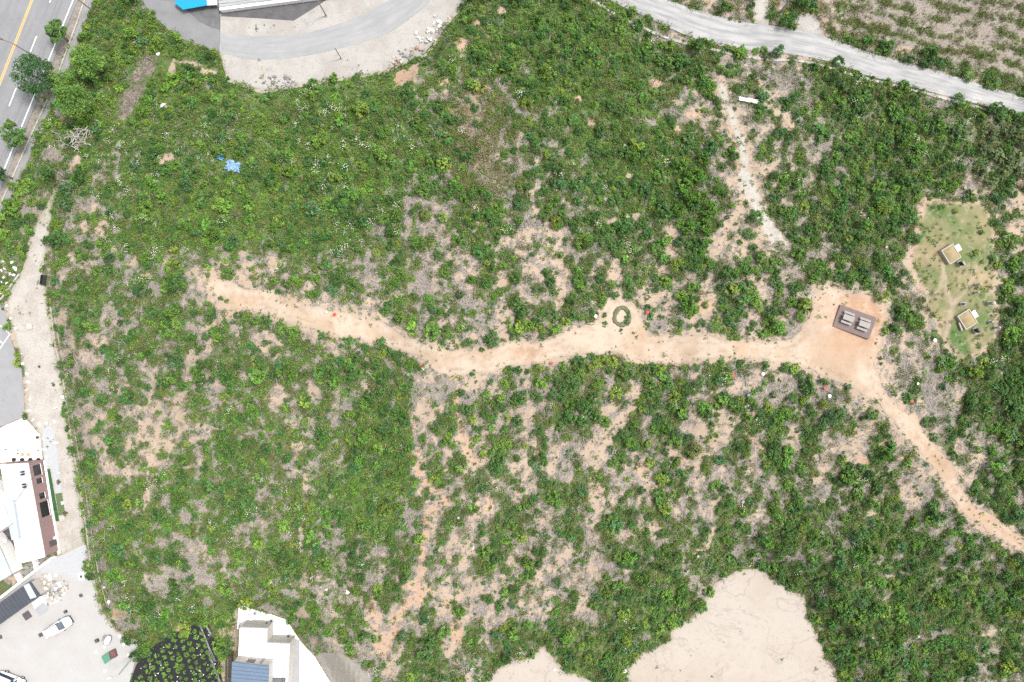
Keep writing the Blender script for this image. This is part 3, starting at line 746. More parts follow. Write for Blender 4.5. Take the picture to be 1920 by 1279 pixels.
lawn_rim = np.where(lawn_in, 1.0, 0.0) * (1 - lawn) * ((V < 470) | (U < 1760))
for ln in ([(1768, 500), (1775, 540), (1785, 580), (1770, 640)], [(1830, 500), (1815, 540), (1785, 575), (1778, 610)], [(1735, 560), (1762, 540), (1770, 500)]):
    lawn = lawn * (1 - 0.75 * np.clip(1.2 + wob - dist_line(catmull(ln, 6), U, V) / 5.0, 0, 1))
# crop rows of the field beyond the concrete lane
up = np.interp(U, [p[0] for p in NE_UP], [p[1] for p in NE_UP])
fld = smooth((up - 22 - V) / 14) * smooth((U - 1545) / 40)
rowp = (V - 0.26 * U + (fbm(U, V, 70, 3, 44) - 0.5) * 22)
rows = 0.5 + 0.5 * np.sin(rowp / 27.0 * 2 * math.pi)
cover = cover * (1 - fld) + fld * (0.10 + 0.62 * smooth(rows * 2.0 - 0.7))
dry = np.maximum(dry, fld * 0.85)
yel = yel * (1 - fld)
verge = smooth((up - 1 - V) / 3) * (1 - fld) * smooth((U - 1240) / 10) * (V < up)
cover = np.clip(cover, 0, 1) ** 1.35
cover = cover + verge * 0.12
cover = cover * (1 - 0.86 * sand) * (1 - 0.62 * dry * (1 - fld)) * (1 - 0.45 * yel) * (1 - np.where(lawn_in, 0.55 + 0.42 * smooth(lawn_d / 22.0), 0)) * (1 - swept)
veg = smooth((cover * (0.95 + 0.10 * rich) - nz) / 0.16 + 0.5)
litter = smooth((cover * 0.97 + 0.24 - nz) / 0.16 + 0.5) * (1 - 0.8 * sand)
fine = fbm(U, V, 8, 2, 25)
litter = np.maximum(litter, dry)
litter = np.maximum(litter, smooth((fine - 0.56) / 0.1) * 0.85 * (1 - white) * (1 - 0.8 * rich))
bare = np.zeros(U.shape, bool)
for pl in SHEETS:
    us = [p[0] for p in pl]; vs_ = [p[1] for p in pl]
    j0, j1 = np.searchsorted(FV, [min(vs_), max(vs_)]); i0, i1 = np.searchsorted(FU, [min(us), max(us)])
    if j1 > j0 and i1 > i0:
        bare[j0:j1, i0:i1] |= inside(pl, U[j0:j1, i0:i1], V[j0:j1, i0:i1])
# built plots where nothing wild grows
noplant = bare.copy()
for pl in ([(-150, 790), (46, 781), (80, 815), (120, 880), (125, 980), (160, 1020), (100, 1050), (0, 1125), (-150, 1240)], [(-150, 1120), (60, 1085), (90, 1125), (0, 1180), (-150, 1260)],
           [(440, 1135), (540, 1158), (600, 1240), (640, 1300), (640, 1420), (432, 1420)], [(320, -150), (320, 20), (420, 40), (650, 40), (650, -150)],
           [(1776, 448), (1806, 462), (1808, 505), (1775, 506), (1754, 472)], [(1798, 560), (1816, 562), (1836, 588), (1838, 628), (1800, 630), (1784, 590)],
           [(1823, 528), (1836, 528), (1836, 554), (1823, 554)], [(1848, 562), (1862, 562), (1862, 576), (1848, 576)], [(1850, 598), (1872, 598), (1872, 620), (1850, 620)],
           [(405, 288), (425, 288), (458, 305), (455, 325), (425, 322), (408, 302)], [(1378, 180), (1428, 184), (1428, 198), (1378, 195)],
           [(288, 92), (306, 92), (306, 110), (288, 110)], [(72, 508), (94, 508), (94, 540), (76, 540)], [(135, 252), (165, 250), (170, 272), (140, 276)],
           [(275,100),(297,110),(296,130),(277,147),(275,170),(247,202),(230,225),(216,215),(226,185),(246,150),(256,120)], [(300, 108), (330, 108), (400, 128), (398, 136), (330, 118), (322, 150), (316, 150)]):
    noplant |= inside(pl, U, V)
# ---------------------------------------------------------------- terrain mesh
outU0 = np.array([-30000, -12000, -5000, -2500, -1500, -900, -700, -500, -380, -300, -240, -190.0]); outU1 = np.array([2110, 2160, 2220, 2300, 2400, 2500, 2650, 2830, 3400, 4500, 7000, 14000, 32000.0])
outV0 = np.array([-30000, -12000, -5000, -2500, -1400, -700, -520, -400, -300, -240, -190.0]); outV1 = np.array([1465, 1510, 1570, 1650, 1750, 1880, 1990, 2600, 3600, 6000, 13000, 31000.0])
TU = np.r_[outU0, FU, outU1]; TV = np.r_[outV0, FV, outV1]
tU, tV = np.meshgrid(TU, TV)
def padf(A, far=None):
    w = ((len(outV0), len(outV1)), (len(outU0), len(outU1)))
    return np.pad(A, w, mode='edge') if far is None else np.pad(A, w, mode='constant', constant_values=far)
tz = hgt(np.clip(tU, -900, 2829), np.clip(tV, -700, 1989))
tz = tz + (fbm(tU, tV, 9, 2, 61) - 0.5) * 0.20 * (tz > 0.3)
under = bare.copy()
for (dy, dx) in ((0, 1), (0, -1), (1, 0), (-1, 0)):
    under &= np.roll(bare, (dy, dx), (0, 1))
tz = tz - 0.3 * padf(under.astype(float))
kk = (CAM_H - tz) / FPX
co = np.stack([(tU - 960) * kk, (639.5 - tV) * kk, tz], -1).reshape(-1, 3)
nv, nu = tU.shape
ii = np.arange(nv * nu).reshape(nv, nu)
quads = np.stack([ii[1:, :-1], ii[1:, 1:], ii[:-1, 1:], ii[:-1, :-1]], -1).reshape(-1, 4)
me = bpy.data.meshes.new('ground')
me.vertices.add(len(co)); me.vertices.foreach_set('co', co.ravel())
me.loops.add(quads.size); me.loops.foreach_set('vertex_index', quads.ravel())
me.polygons.add(len(quads)); me.polygons.foreach_set('loop_start', np.arange(0, quads.size, 4)); me.polygons.foreach_set('loop_total', np.full(len(quads), 4))
me.update()
me.shade_smooth()
def vcol(name, rgb):
    a = me.attributes.new(name, 'FLOAT_COLOR', 'POINT')
    q = np.ones((nv, nu, 4)); q[..., :3] = rgb
    a.data.foreach_set('color', q.astype(np.float32).ravel())
sv = fbm(U, V, 120, 3, 33)[..., None]; sv2 = fbm(U, V, 40, 3, 34)[..., None]
sandc = np.array([0.335, 0.262, 0.200]) * (0.9 + 0.2 * sv)
sandc = sandc * (1 - smooth((sv2 - 0.5) / 0.12) * 0.35) + np.array([0.33, 0.245, 0.18]) * smooth((sv2 - 0.5) / 0.12) * 0.35
sandc = sandc * (1 - pink[..., None] * 0.7) + np.array([0.385, 0.25, 0.172]) * pink[..., None] * 0.7
sandc = sandc * (1 - white[..., None]) + np.array([0.355, 0.335, 0.30]) * white[..., None]
sandc = sandc * (1 - yel[..., None] * 0.8) + (np.array([0.235, 0.205, 0.13]) + (sv2 - 0.5) * np.array([0.25, 0.10, 0.10])) * yel[..., None] * 0.8
lawn_c = np.array([0.162, 0.166, 0.080]) + (sv2 - 0.5) * np.array([0.34, 0.16, 0.16])
sandc = sandc * (1 - lawn[..., None]) + lawn_c * lawn[..., None]
sandc = sandc * (1 - 0.8 * lawn_rim[..., None]) + np.array([0.35, 0.26, 0.195]) * 0.8 * lawn_rim[..., None]
litter = litter * (1 - lawn_in)
vcol('soil', padf(sandc[..., 0], 0.335)[..., None] * np.array([1, 0, 0]) + padf(sandc[..., 1], 0.262)[..., None] * np.array([0, 1, 0]) + padf(sandc[..., 2], 0.200)[..., None] * np.array([0, 0, 1]))
lush = smooth((fbm(U, V, 150, 3, 71) - 0.36) / 0.28)
vcol('cover', np.stack([padf(veg, 0.62), padf(litter, 0.6), padf(rich, 0.4)], -1))
m, nt, b = nodes_of('hillside')
N = nt.nodes.new; LK = nt.links.new
geo = N('ShaderNodeNewGeometry')
def noise(scale, det=5, rough=0.6):
    n = N('ShaderNodeTexNoise'); n.inputs['Scale'].default_value = scale; n.inputs['Detail'].default_value = det; n.inputs['Roughness'].default_value = rough
    LK(geo.outputs['Position'], n.inputs['Vector']); return n.outputs[0]
def attr(n):
    a = N('ShaderNodeAttribute'); a.attribute_name = n; return a.outputs['Color']
def math_(op, a, b_=None, c=None):
    x = N('ShaderNodeMath'); x.operation = op
    for i, q in enumerate((a, b_, c)):
        if q is None: continue
        if isinstance(q, (int, float)): x.inputs[i].default_value = q
        else: LK(q, x.inputs[i])
    return x.outputs[0]
def mixc(a, b_, f):
    x = N('ShaderNodeMix'); x.data_type = 'RGBA'
    for s_, q in ((6, a), (7, b_)):
        if isinstance(q, tuple): x.inputs[s_].default_value = (*q, 1)
        else: LK(q, x.inputs[s_])
    LK(f, x.inputs[0]); return x.outputs[2]
def rngm(v, a, b_):
    x = N('ShaderNodeMapRange'); x.interpolation_type = 'SMOOTHSTEP'; x.inputs[1].default_value = a; x.inputs[2].default_value = b_; LK(v, x.inputs[0]); return x.outputs[0]
sep = N('ShaderNodeSeparateColor'); LK(attr('cover'), sep.inputs[0])
n_mid, n_fine, n_tiny = noise(1.1, 5, 0.65), noise(4.0, 4, 0.7), noise(11.0, 3, 0.7)
soil = mixc(attr('soil'), (0.22, 0.17, 0.125), math_('MULTIPLY', rngm(n_fine, 0.52, 0.66), 0.6))
soil = mixc(soil, (0.40, 0.335, 0.275), math_('MULTIPLY', rngm(n_mid, 0.5, 0.7), 0.35))
lit = mixc((0.245, 0.212, 0.183), (0.150, 0.125, 0.102), rngm(n_fine, 0.42, 0.6))
lit = mixc(lit, (0.36, 0.33, 0.30), math_('MULTIPLY', rngm(n_tiny, 0.52, 0.64), 0.8))
grn = mixc((0.060, 0.090, 0.026), (0.095, 0.115, 0.042), rngm(n_fine, 0.4, 0.62))
grn = mixc(grn, (0.22, 0.19, 0.15), math_('MULTIPLY', rngm(n_tiny, 0.50, 0.62), 0.7))
grn = mixc(grn, (0.15, 0.13, 0.09), math_('MULTIPLY', rngm(n_mid, 0.5, 0.66), 0.6))
grn = mixc(grn, (0.085, 0.140, 0.036), math_('MULTIPLY', sep.outputs[2], 0.8))
lf = rngm(math_('ADD', sep.outputs[1], math_('MULTIPLY_ADD', n_fine, 1.2, -0.6)), 0.40, 0.62)
gf = rngm(math_('ADD', sep.outputs[0], math_('MULTIPLY_ADD', n_mid, 0.8, -0.4)), 0.42, 0.62)
base = mixc(mixc(soil, lit, lf), grn, gf)
LK(base, b.inputs['Base Color']); b.inputs['Roughness'].default_value = 0.95; b.inputs['Specular IOR Level'].default_value = 0.1
bp = N('ShaderNodeBump'); bp.inputs['Strength'].default_value = 0.35; bp.inputs['Distance'].default_value = 0.12
LK(n_fine, bp.inputs['Height']); LK(bp.outputs[0], b.inputs['Normal'])
me.materials.append(m)
ground = tag(link('ground', me), kind='structure')

# ---------------------------------------------------------------- plants
LEAF = leaf_mat('leaf')
M_stem = mat('brown_stem', (0.10, 0.07, 0.045), (0.06, 0.045, 0.03), 8.0)
M_bark = mat('grey_bark', (0.20, 0.17, 0.14), (0.12, 0.10, 0.08), 9.0)
M_twig = mat('dead_twig', (0.50, 0.465, 0.43), (0.34, 0.31, 0.285), 5.0)

def leaf_mesh(name, leaves, m):
    """leaves: (centre, normal, in-plane axis, length, width, brightness rgb); each a folded two-triangle blade"""
    n = len(leaves)
    v = np.zeros((n, 4, 3)); c = np.zeros((n, 4, 4)); c[..., 3] = 1
    for i, (p, nr, ax, L, W, col) in enumerate(leaves):
        s = nr.cross(ax)
        v[i, 0] = p - ax * (L / 2); v[i, 1] = p + s * (W / 2) + nr * (W * 0.12); v[i, 2] = p + ax * (L / 2) - nr * (L * 0.12); v[i, 3] = p - s * (W / 2) + nr * (W * 0.12)
        c[i, :, :3] = col
    me = bpy.data.meshes.new(name)
    me.from_pydata(v.reshape(-1, 3).tolist(), [], [(4 * i, 4 * i + 1, 4 * i + 2, 4 * i + 3) for i in range(n)])
    a = me.attributes.new('leafvar', 'FLOAT_COLOR', 'POINT')
    a.data.foreach_set('color', c.astype(np.float32).ravel())
    me.materials.append(m); me.update()
    return me

def rdir(r, up=0.0):
    d = Vector((r.gauss(0, 1), r.gauss(0, 1), r.gauss(0, 1))).normalized()
    return (d + Vector((0, 0, up))).normalized()

def lobed_leaves(r, lobes, per, ls, up=0.9, spread=1.0):
    out = []
    for (c, rad) in lobes:
        hue = r.uniform(-1, 1); br = r.uniform(0.78, 1.2)
        for k in range(per):
            d = rdir(r, 0.35)
            p = c + d * rad * (r.random() ** 0.4) * spread
            nr = (d * 0.7 + rdir(r, up) * 0.8).normalized()
            ax = nr.orthogonal().normalized()
            ax = (Matrix.Rotation(r.uniform(0, 6.283), 3, nr) @ ax)
            L = ls * r.uniform(0.6, 1.35); W = L * r.uniform(0.5, 0.8)
            q = br * r.uniform(0.72, 1.28)
            out.append((p, nr, ax, L, W, (q * (1 + 0.14 * hue), q, q * (1 - 0.10 * hue))))
    return out

def shrub_mesh(name, seed, R, H, nl, per, ls):
    r = random.Random(seed)
    lobes = []
    ecc = r.uniform(0.7, 1.0); rot = r.uniform(0, 3.14)
    for i in range(nl):
        a = r.uniform(0, 6.283); q = math.sqrt(r.random()) * R * 0.78
        x, y = q * math.cos(a), q * math.sin(a) * ecc
        x, y = x * math.cos(rot) - y * math.sin(rot), x * math.sin(rot) + y * math.cos(rot)
        top = H * (1 - 0.75 * (q / R) ** 2) * r.uniform(0.65, 1.05)
        lobes.append((Vector((x, y, top * 0.85)), R * r.uniform(0.22, 0.34)))
    return leaf_mesh(name, lobed_leaves(r, lobes, per, ls), LEAF)

SHRUB_ME = [shrub_mesh('foliage', 100 + i, 1.0, 0.95 + 0.25 * (i % 3), 16 + 2 * (i % 4), 16, 0.25) for i in range(6)]
SHRUB_ME += [shrub_mesh('foliage', 150 + i, 1.0, 0.9, 11, 13, 0.38) for i in range(2)] + [shrub_mesh('foliage', 160 + i, 1.0, 1.1, 24, 18, 0.17) for i in range(3)]
def weed_mesh(seed):
    r = random.Random(seed)
    lobes = [(Vector((r.gauss(0, 0.42), r.gauss(0, 0.42), r.uniform(0.12, 0.5))), r.uniform(0.18, 0.34)) for _ in range(7)]
    return leaf_mesh('weed', lobed_leaves(r, lobes, 8, 0.27, 1.2), LEAF)
WEED_ME = [weed_mesh(200 + i) for i in range(6)]
def grass_mesh(seed):
    r = random.Random(seed); out = []
    for k in range(46):
        a = r.uniform(0, 6.283); t = r.uniform(0.15, 1.1)
        d = Vector((math.cos(a) * t, math.sin(a) * t, 1)).normalized()
        base = Vector((r.gauss(0, 0.4), r.gauss(0, 0.4), 0))
        L = r.uniform(0.35, 0.75); ax = d; nr = d.cross(Vector((-math.sin(a), math.cos(a), 0))).normalized()
        if nr.z < 0: nr = -nr
        q = r.uniform(0.75, 1.25)
        out.append((base + d * L / 2, nr, ax, L, 0.09, (q, q, q)))
    return leaf_mesh('grass', out, LEAF)
GRASS_ME = [grass_mesh(300 + i) for i in range(4)]
def twig_mesh(seed):
    r = random.Random(seed); mb = MB()
    for k in range(9):
        a = r.uniform(0, 6.283); L = r.uniform(0.3, 1.1); c = Vector((r.gauss(0, 0.35), r.gauss(0, 0.35), r.uniform(0.03, 0.2)))
        d = Vector((math.cos(a), math.sin(a), r.uniform(-0.1, 0.3))) * L / 2
        mid = c + Vector((r.gauss(0, 0.06), r.gauss(0, 0.06), 0.05))
        mb.tube([c - d, mid, c + d], [0.028, 0.022, 0.012], 3, False)
    return mb.mesh('twigs', M_twig)
TWIG_ME = [twig_mesh(400 + i) for i in range(5)]
M_flower = mat('white_blossom', (0.70, 0.70, 0.62), (0.6, 0.6, 0.5), 6.0)
def flower_mesh(seed):
    r = random.Random(seed)
    out = []
    for k in range(14):
        p = Vector((r.gauss(0, 0.3), r.gauss(0, 0.3), r.uniform(0.5, 0.8))); nr = rdir(r, 1.6); ax = nr.orthogonal().normalized()
        out.append((p, nr, ax, 0.11, 0.10, (1, 1, 1)))
    return leaf_mesh('blossom', out, M_flower)
FLOWER_ME = [flower_mesh(500 + i) for i in range(3)]

def scatter(name, meshes, u, v, scale, tint, dz=0.0, label=None, cat=None, squash=None):
    n = len(u)
    z = hgt(u, v) + dz
    k = (CAM_H - z) / FPX
    co = np.stack([(u - 960) * k, (639.5 - v) * k, z], 1)
    me = bpy.data.meshes.new(name)
    me.vertices.add(n); me.vertices.foreach_set('co', co.astype(np.float32).ravel())
    def fa(nm, ty, key, arr):
        a = me.attributes.new(nm, ty, 'POINT'); a.data.foreach_set(key, np.ascontiguousarray(arr).ravel())
    sq = np.ones(n) if squash is None else squash
    fa('size', 'FLOAT_VECTOR', 'vector', np.stack([scale, scale * rng.uniform(0.8, 1.2, n), scale * sq], 1).astype(np.float32))
    fa('turn', 'FLOAT_VECTOR', 'vector', np.stack([rng.normal(0, 0.12, n), rng.normal(0, 0.12, n), rng.uniform(0, 6.283, n)], 1).astype(np.float32))
    fa('pick', 'INT', 'value', rng.integers(0, len(meshes), n).astype(np.int32))
    tc = np.ones((n, 4)); tc[:, :3] = tint
    fa('tint', 'FLOAT_COLOR', 'color', tc.astype(np.float32))
    cl = bpy.data.collections.new(name + '_kinds')
    for q, ms in enumerate(meshes):
        cl.objects.link(bpy.data.objects.new('%s_kind_%02d' % (name, q), ms))
    ng = bpy.data.node_groups.new(name, 'GeometryNodeTree')
    ng.interface.new_socket('Geometry', in_out='INPUT', socket_type='NodeSocketGeometry')
    ng.interface.new_socket('Geometry', in_out='OUTPUT', socket_type='NodeSocketGeometry')
    gi = ng.nodes.new('NodeGroupInput'); go = ng.nodes.new('NodeGroupOutput')
    ip = ng.nodes.new('GeometryNodeInstanceOnPoints'); ci = ng.nodes.new('GeometryNodeCollectionInfo')
    ci.inputs[0].default_value = cl; ci.inputs['Separate Children'].default_value = True; ci.inputs['Reset Children'].default_value = True
    def named(nm, ty):
        x = ng.nodes.new('GeometryNodeInputNamedAttribute'); x.data_type = ty; x.inputs[0].default_value = nm; return x.outputs[0]
    ng.links.new(gi.outputs[0], ip.inputs['Points']); ng.links.new(ci.outputs[0], ip.inputs['Instance'])
    ip.inputs['Pick Instance'].default_value = True
    ng.links.new(named('pick', 'INT'), ip.inputs['Instance Index'])
    er = ng.nodes.new('FunctionNodeEulerToRotation'); ng.links.new(named('turn', 'FLOAT_VECTOR'), er.inputs[0])
    ng.links.new(er.outputs[0], ip.inputs['Rotation'])
    ng.links.new(named('size', 'FLOAT_VECTOR'), ip.inputs['Scale'])
    ng.links.new(ip.outputs[0], go.inputs[0])
    o = link(name, me)
    md = o.modifiers.new('scatter', 'NODES'); md.node_group = ng
    return tag(o, label, cat, kind='stuff')

def at(A, u, v):
    j = np.clip(np.round((v - FV[0]) / FS).astype(int), 0, len(FV) - 1); i = np.clip(np.round((u - FU[0]) / FS).astype(int), 0, len(FU) - 1)
    return A[j, i]
def jgrid(step, jit=0.95, lo=(-140, -140), hi=(2060, 1420)):
    a, b_ = np.meshgrid(np.arange(lo[0], hi[0], step), np.arange(lo[1], hi[1], step))
    a = a.ravel() + rng.uniform(-jit, jit, a.size) * step / 2; b_ = b_.ravel() + rng.uniform(-jit, jit, b_.size) * step / 2
    return a, b_

TONES = np.array([(0.155, 0.268, 0.044), (0.118, 0.226, 0.042), (0.074, 0.160, 0.040), (0.185, 0.265, 0.046), (0.078, 0.168, 0.062), (0.165, 0.180, 0.068)])
def tones(u, v, wts):
    """mix of leaf colours by the lie of the land: lush in the north-west, darker on the dry south slope"""
    n = len(u)
    lu = at(lush, u, v) * smooth((1000 - u) / 700) + 0.25 * at(lush, u, v)
    loc = fbm(u, v, 22, 2, 81)
    k = rng.random(n) * 0.75 + 0.25 * loc
    w = np.tile(np.array(wts, float), (n, 1))
    w[:, 0] *= 0.5 + 1.6 * lu; w[:, 2] *= 1.5 - lu; w[:, 3] *= 0.6 + 1.2 * smooth((loc - 0.5) / 0.15)
    w[:, 4] *= 0.6 + 1.4 * smooth((0.5 - loc) / 0.15)
    w /= w.sum(1, keepdims=True)
    idx = (np.cumsum(w, 1) < k[:, None]).sum(1).clip(0, 5)
    t = TONES[idx] * rng.uniform(0.78, 1.25, n)[:, None] * rng.normal(1, 0.05, (n, 3))
    return t

def stem_mesh():
    mb = MB(); r = random.Random(77)
    for k in range(6):
        a = r.uniform(0, 6.283); e = Vector((math.cos(a) * 0.4, math.sin(a) * 0.4, 0.6))
        mb.tube([(0, 0, -0.05), tuple(e * 0.5 + Vector((0, 0, 0.1))), tuple(e)], [0.05, 0.035, 0.015], 4)
    return mb.mesh('stem', M_stem)
STEM_ME = stem_mesh()
# bushes that stand out one by one, by cluster: phrase, (u, v, radius)
BUSH = {
 'along the north edge of the track dip': [(772,615,14),(810,620,17),(842,630,13),(877,642,12),(922,637,17),(904,656,6),(857,650,6),(970,615,16),(992,612,14),(1012,617,12),(1040,615,14),(1060,605,10),(1015,634,7)],
 'round the earth ring': [(1152,552,10),(1177,558,10),(1128,569,9),(1133,591,6),(1134,608,6),(1177,585,5),(1176,594,6),(1175,604,6),(1164,619,4),(1239,595,6),(1228,580,4)],
 'on the slope above the earth ring': [(1200,531,11),(1225,519,10),(1228,539,10),(1247,528,11),(1296,544,14),(1277,556,13),(1299,580,12),(1291,592,7),(1265,497,16),(1300,502,12),(1317,502,8),(1332,502,9),(1365,507,9),(1385,507,10),(1255,449,7),(1386,455,6)],
 'in the thicket west of the deck': [(1371,544,14),(1392,537,14),(1408,553,16),(1417,575,14),(1438,583,15),(1367,591,13),(1386,587,10),(1483,566,12),(1508,573,15),(1499,594,12),(1452,528,14),(1433,608,8)],
 'on the north track rim before the deck': [(1271,619,9),(1314,606,9),(1339,614,12),(1355,619,8),(1405,619,9),(1442,622,11)],
 'in the gully north of the deck': [(1442,500,14),(1427,487,12),(1450,512,12),(1405,440,13),(1417,505,11),(1410,465,8)],
 'along the south track edge below the ring': [(1089,700,9),(1108,668,9),(1127,677,13),(1149,679,11),(1177,683,9),(1221,688,10),(1239,688,10),(1281,690,8),(1305,690,9),(1324,681,6),(1352,681,8),(1388,682,9),(1433,685,9)],
 'along the south track edge below the deck': [(1470,690,10),(1483,690,13),(1499,703,11),(1516,708,8),(1539,714,7)],
 'in the rows south of the ring': [(1217,719,12),(1236,759,12),(1217,769,12),(1261,744,13),(1274,772,14),(1296,731,14),(1311,716,13),(1386,750,9),(1439,766,12),(1155,737,14),(1121,719,13),(1105,756,9),(1121,778,10),(1135,790,12)],
 'on the pinkish slope south of the dip': [(896,820,9),(886,786,10),(909,775,9),(861,766,8),(852,740,7),(892,761,6),(886,836,7),(919,802,9),(822,814,6),(796,874,8),(821,877,7),(864,877,11),(816,900,12),(850,802,9),(842,817,8),(851,836,7),(907,847,11),(937,842,13)],
 'on the gullied slope south of mid track': [(945,720,11),(921,716,7),(912,742,11),(940,747,10),(975,747,15),(937,765,13),(950,782,8),(970,790,12),(1014,720,13),(1007,745,12),(1046,717,8),(1055,742,11),(1040,767,7),(1070,780,15),(1055,790,12),(1116,780,11),(1010,805,12),(985,835,8)],
 'along the south edge of mid track': [(955,694,9),(1055,688,10),(1085,678,12),(1112,683,13)],
 'at the west end of the track': [(427,565,5),(415,560,6),(445,592,7),(465,595,10),(482,600,10),(500,601,12),(527,602,6),(532,618,11),(552,620,13),(475,505,7),(605,630,9),(655,642,12)],
 'south of the western track': [(686,652,9),(717,664,10),(747,668,11),(705,680,10),(740,704,8),(717,709,12)],
 'on the grassy grave plot': [(1831,540,4),(1830,474,7),(1868,420,5),(1838,436,6),(1872,456,6),(1790,396,6),(1750,590,7)],
 'in the pale thicket at the east edge': [(1850,250,17),(1880,245,16),(1905,262,18),(1840,285,15),(1868,290,18),(1898,300,17),(1880,325,14),(1912,325,14),(1835,320,12),(1855,345,12),(1905,232,12)],
 'in the hedge beside the sidewalk': [(45,362,15),(30,350,12),(56,345,12),(38,380,12),(5,415,14),(12,440,13),(62,380,10),(88,330,10),(70,290,10),(84,262,8),(60,312,9),(96,236,8)],
 'on the slope left of the sand gully': [(1330,395,17),(1318,425,15),(1296,372,18),(1280,350,16),(1270,395,16),(1300,330,17),(1272,315,15),(1316,300,14),(1345,360,12),(1325,450,12),(1308,470,11),(1290,430,14)],
}
ORD = ['first', 'second', 'third', 'fourth', 'fifth', 'sixth', 'seventh', 'eighth', 'ninth', 'tenth', 'eleventh', 'twelfth', 'thirteenth', 'fourteenth', 'fifteenth', 'sixteenth', 'seventeenth', 'eighteenth', 'nineteenth', 'twentieth']
taken = []
TONE_WORD = ['bright green', 'mid green', 'dark green', 'yellow-green', 'bluish green', 'olive green']
for ph, lst in BUSH.items():
    for k, (bu, bv, br) in enumerate(sorted(lst)):
        if 'pale thicket' in ph: tn = 5; tc = np.array((0.125, 0.17, 0.07))
        elif 'hedge' in ph: tn = 0; tc = TONES[0] * 1.05
        elif 'sand gully' in ph: tn = 1; tc = np.array((0.085, 0.19, 0.025))
        else:
            tn = int(rng.choice([1, 2, 2, 2, 1, 3, 0], 1)[0]); tc = TONES[tn]
        tc = tc * rng.uniform(0.85, 1.2)
        sc = br * mpp(bu, bv) * 1.12
        t = thing('bush', G(bu, bv, -0.05), rng.uniform(0, 6.28), '%s bush, %s from left, %s' % (TONE_WORD[tn], ORD[k], ph), 'bush', 'bushes ' + ph)
        t.scale = (sc, sc, sc * rng.uniform(0.8, 1.1))
        f = link('foliage', SHRUB_ME[int(rng.integers(0, len(SHRUB_ME)))], t)
        f['tint'] = [float(x) for x in tc] + [1.0]
        link('stem', STEM_ME, t)
        taken.append((bu, bv, br))
tk = np.array(taken)
def clear_of(u, v, k=0.75):
    ok = np.ones(len(u), bool)
    for (a, b_, r_) in taken:
        ok &= np.hypot(u - a, v - b_) > r_ * k
    return ok

# the uncounted mass of shrubs, weeds and grass
su, sv_ = jgrid(10.0)
vg = at(veg, su, sv_)
dens = 0.60 + 0.28 * smooth((su - 1100) / 500)
keep = (rng.random(len(su)) < (vg * dens + 0.07 * (1 - at(lawn_in, su, sv_)) * (1 - at(swept, su, sv_))) * (1 - 0.55 * at(yel, su, sv_))) & ~at(noplant, su, sv_) & clear_of(su, sv_, 0.9) & (dist_line(LAWN, su, sv_, True) > 22 * rng.random(len(su)) ** 3) & (at(fld, su, sv_) < 0.5)
su, sv_ = su[keep], sv_[keep]
sz = rng.gamma(3.2, 0.165, len(su)).clip(0.22, 1.45) * (0.88 + 0.35 * fbm(su, sv_, 60, 2, 91)) * (0.6 + 0.4 * at(veg, su, sv_))
scatter('shrub_thicket', SHRUB_ME, su, sv_, sz, tones(su, sv_, (1.2, 2.5, 2.3, 0.32, 1.0, 0.45)), -0.05, 'green shrubs growing as one thicket over the hillside', 'shrubs', squash=rng.uniform(0.75, 1.35, len(su)))
wu, wv = jgrid(6.6)
scrub = smooth((wu + 0.5 * wv - 950) / 300)                 # open bushy scrub towards the south-east, closed weeds in the north-west
vg = at(veg, wu, wv) * (0.76 + 0.22 * at(rich, wu, wv) - 0.36 * scrub * (1 - at(lush, wu, wv) * 0.5)) + 0.04
keep = (rng.random(len(wu)) < vg) & ~at(noplant, wu, wv)
wu, wv = wu[keep], wv[keep]
wt = tones(wu, wv, (1.6, 2.2, 1.2, 0.8, 0.8, 1.0)); ff = at(fld, wu, wv)[:, None]
scatter('weed_cover', WEED_ME, wu, wv, rng.uniform(0.32, 0.72, len(wu)) * (1 - 0.25 * ff[:, 0]), wt * (1 - ff) + ff * (0.5 * wt + 0.5 * np.array((0.10, 0.12, 0.06))), -0.02, 'low green weeds covering the hillside between the shrubs', 'weeds')
gu_, gv_ = jgrid(7.5)
keep = (rng.random(len(gu_)) < (0.30 * at(veg, gu_, gv_) + 0.55 * at(yel, gu_, gv_) + 0.25 * at(lawn, gu_, gv_) + 0.10 * at(litter, gu_, gv_) + 0.30 * at(verge, gu_, gv_) + 0.35 * at(fld, gu_, gv_) * smooth(at(rows, gu_, gv_) * 2 - 0.7))) & ~at(noplant, gu_, gv_)
gu_, gv_ = gu_[keep], gv_[keep]
straw = np.array((0.26, 0.22, 0.11)); gcol = np.array((0.12, 0.17, 0.045))
mixg = np.clip(rng.random(len(gu_)) * 0.8 + 0.4 * at(yel, gu_, gv_) - 0.15, 0, 1)[:, None]
scatter('wild_grass', GRASS_ME, gu_, gv_, rng.uniform(0.5, 1.1, len(gu_)) * (1 - 0.6 * at(lawn, gu_, gv_)), gcol * (1 - mixg) + straw * mixg, 0, 'dry and green grass tufts over the hillside and field', 'grass')
tu, tv_ = jgrid(8.0)
lt = at(litter, tu, tv_) * (1 - at(veg, tu, tv_))
keep = (rng.random(len(tu)) < 0.70 * lt + 0.16) & ~at(noplant, tu, tv_) & (at(sand, tu, tv_) < 0.7) & (at(fld, tu, tv_) < 0.5) & ~at(lawn_in, tu, tv_)
tu, tv_ = tu[keep], tv_[keep]
scatter('dry_brushwood', TWIG_ME, tu, tv_, rng.uniform(0.6, 1.2, len(tu)), np.ones((len(tu), 3)), 0.0, 'grey dead twigs and cut brush lying between the shrubs', 'brushwood')
fu, fv = jgrid(13.0)
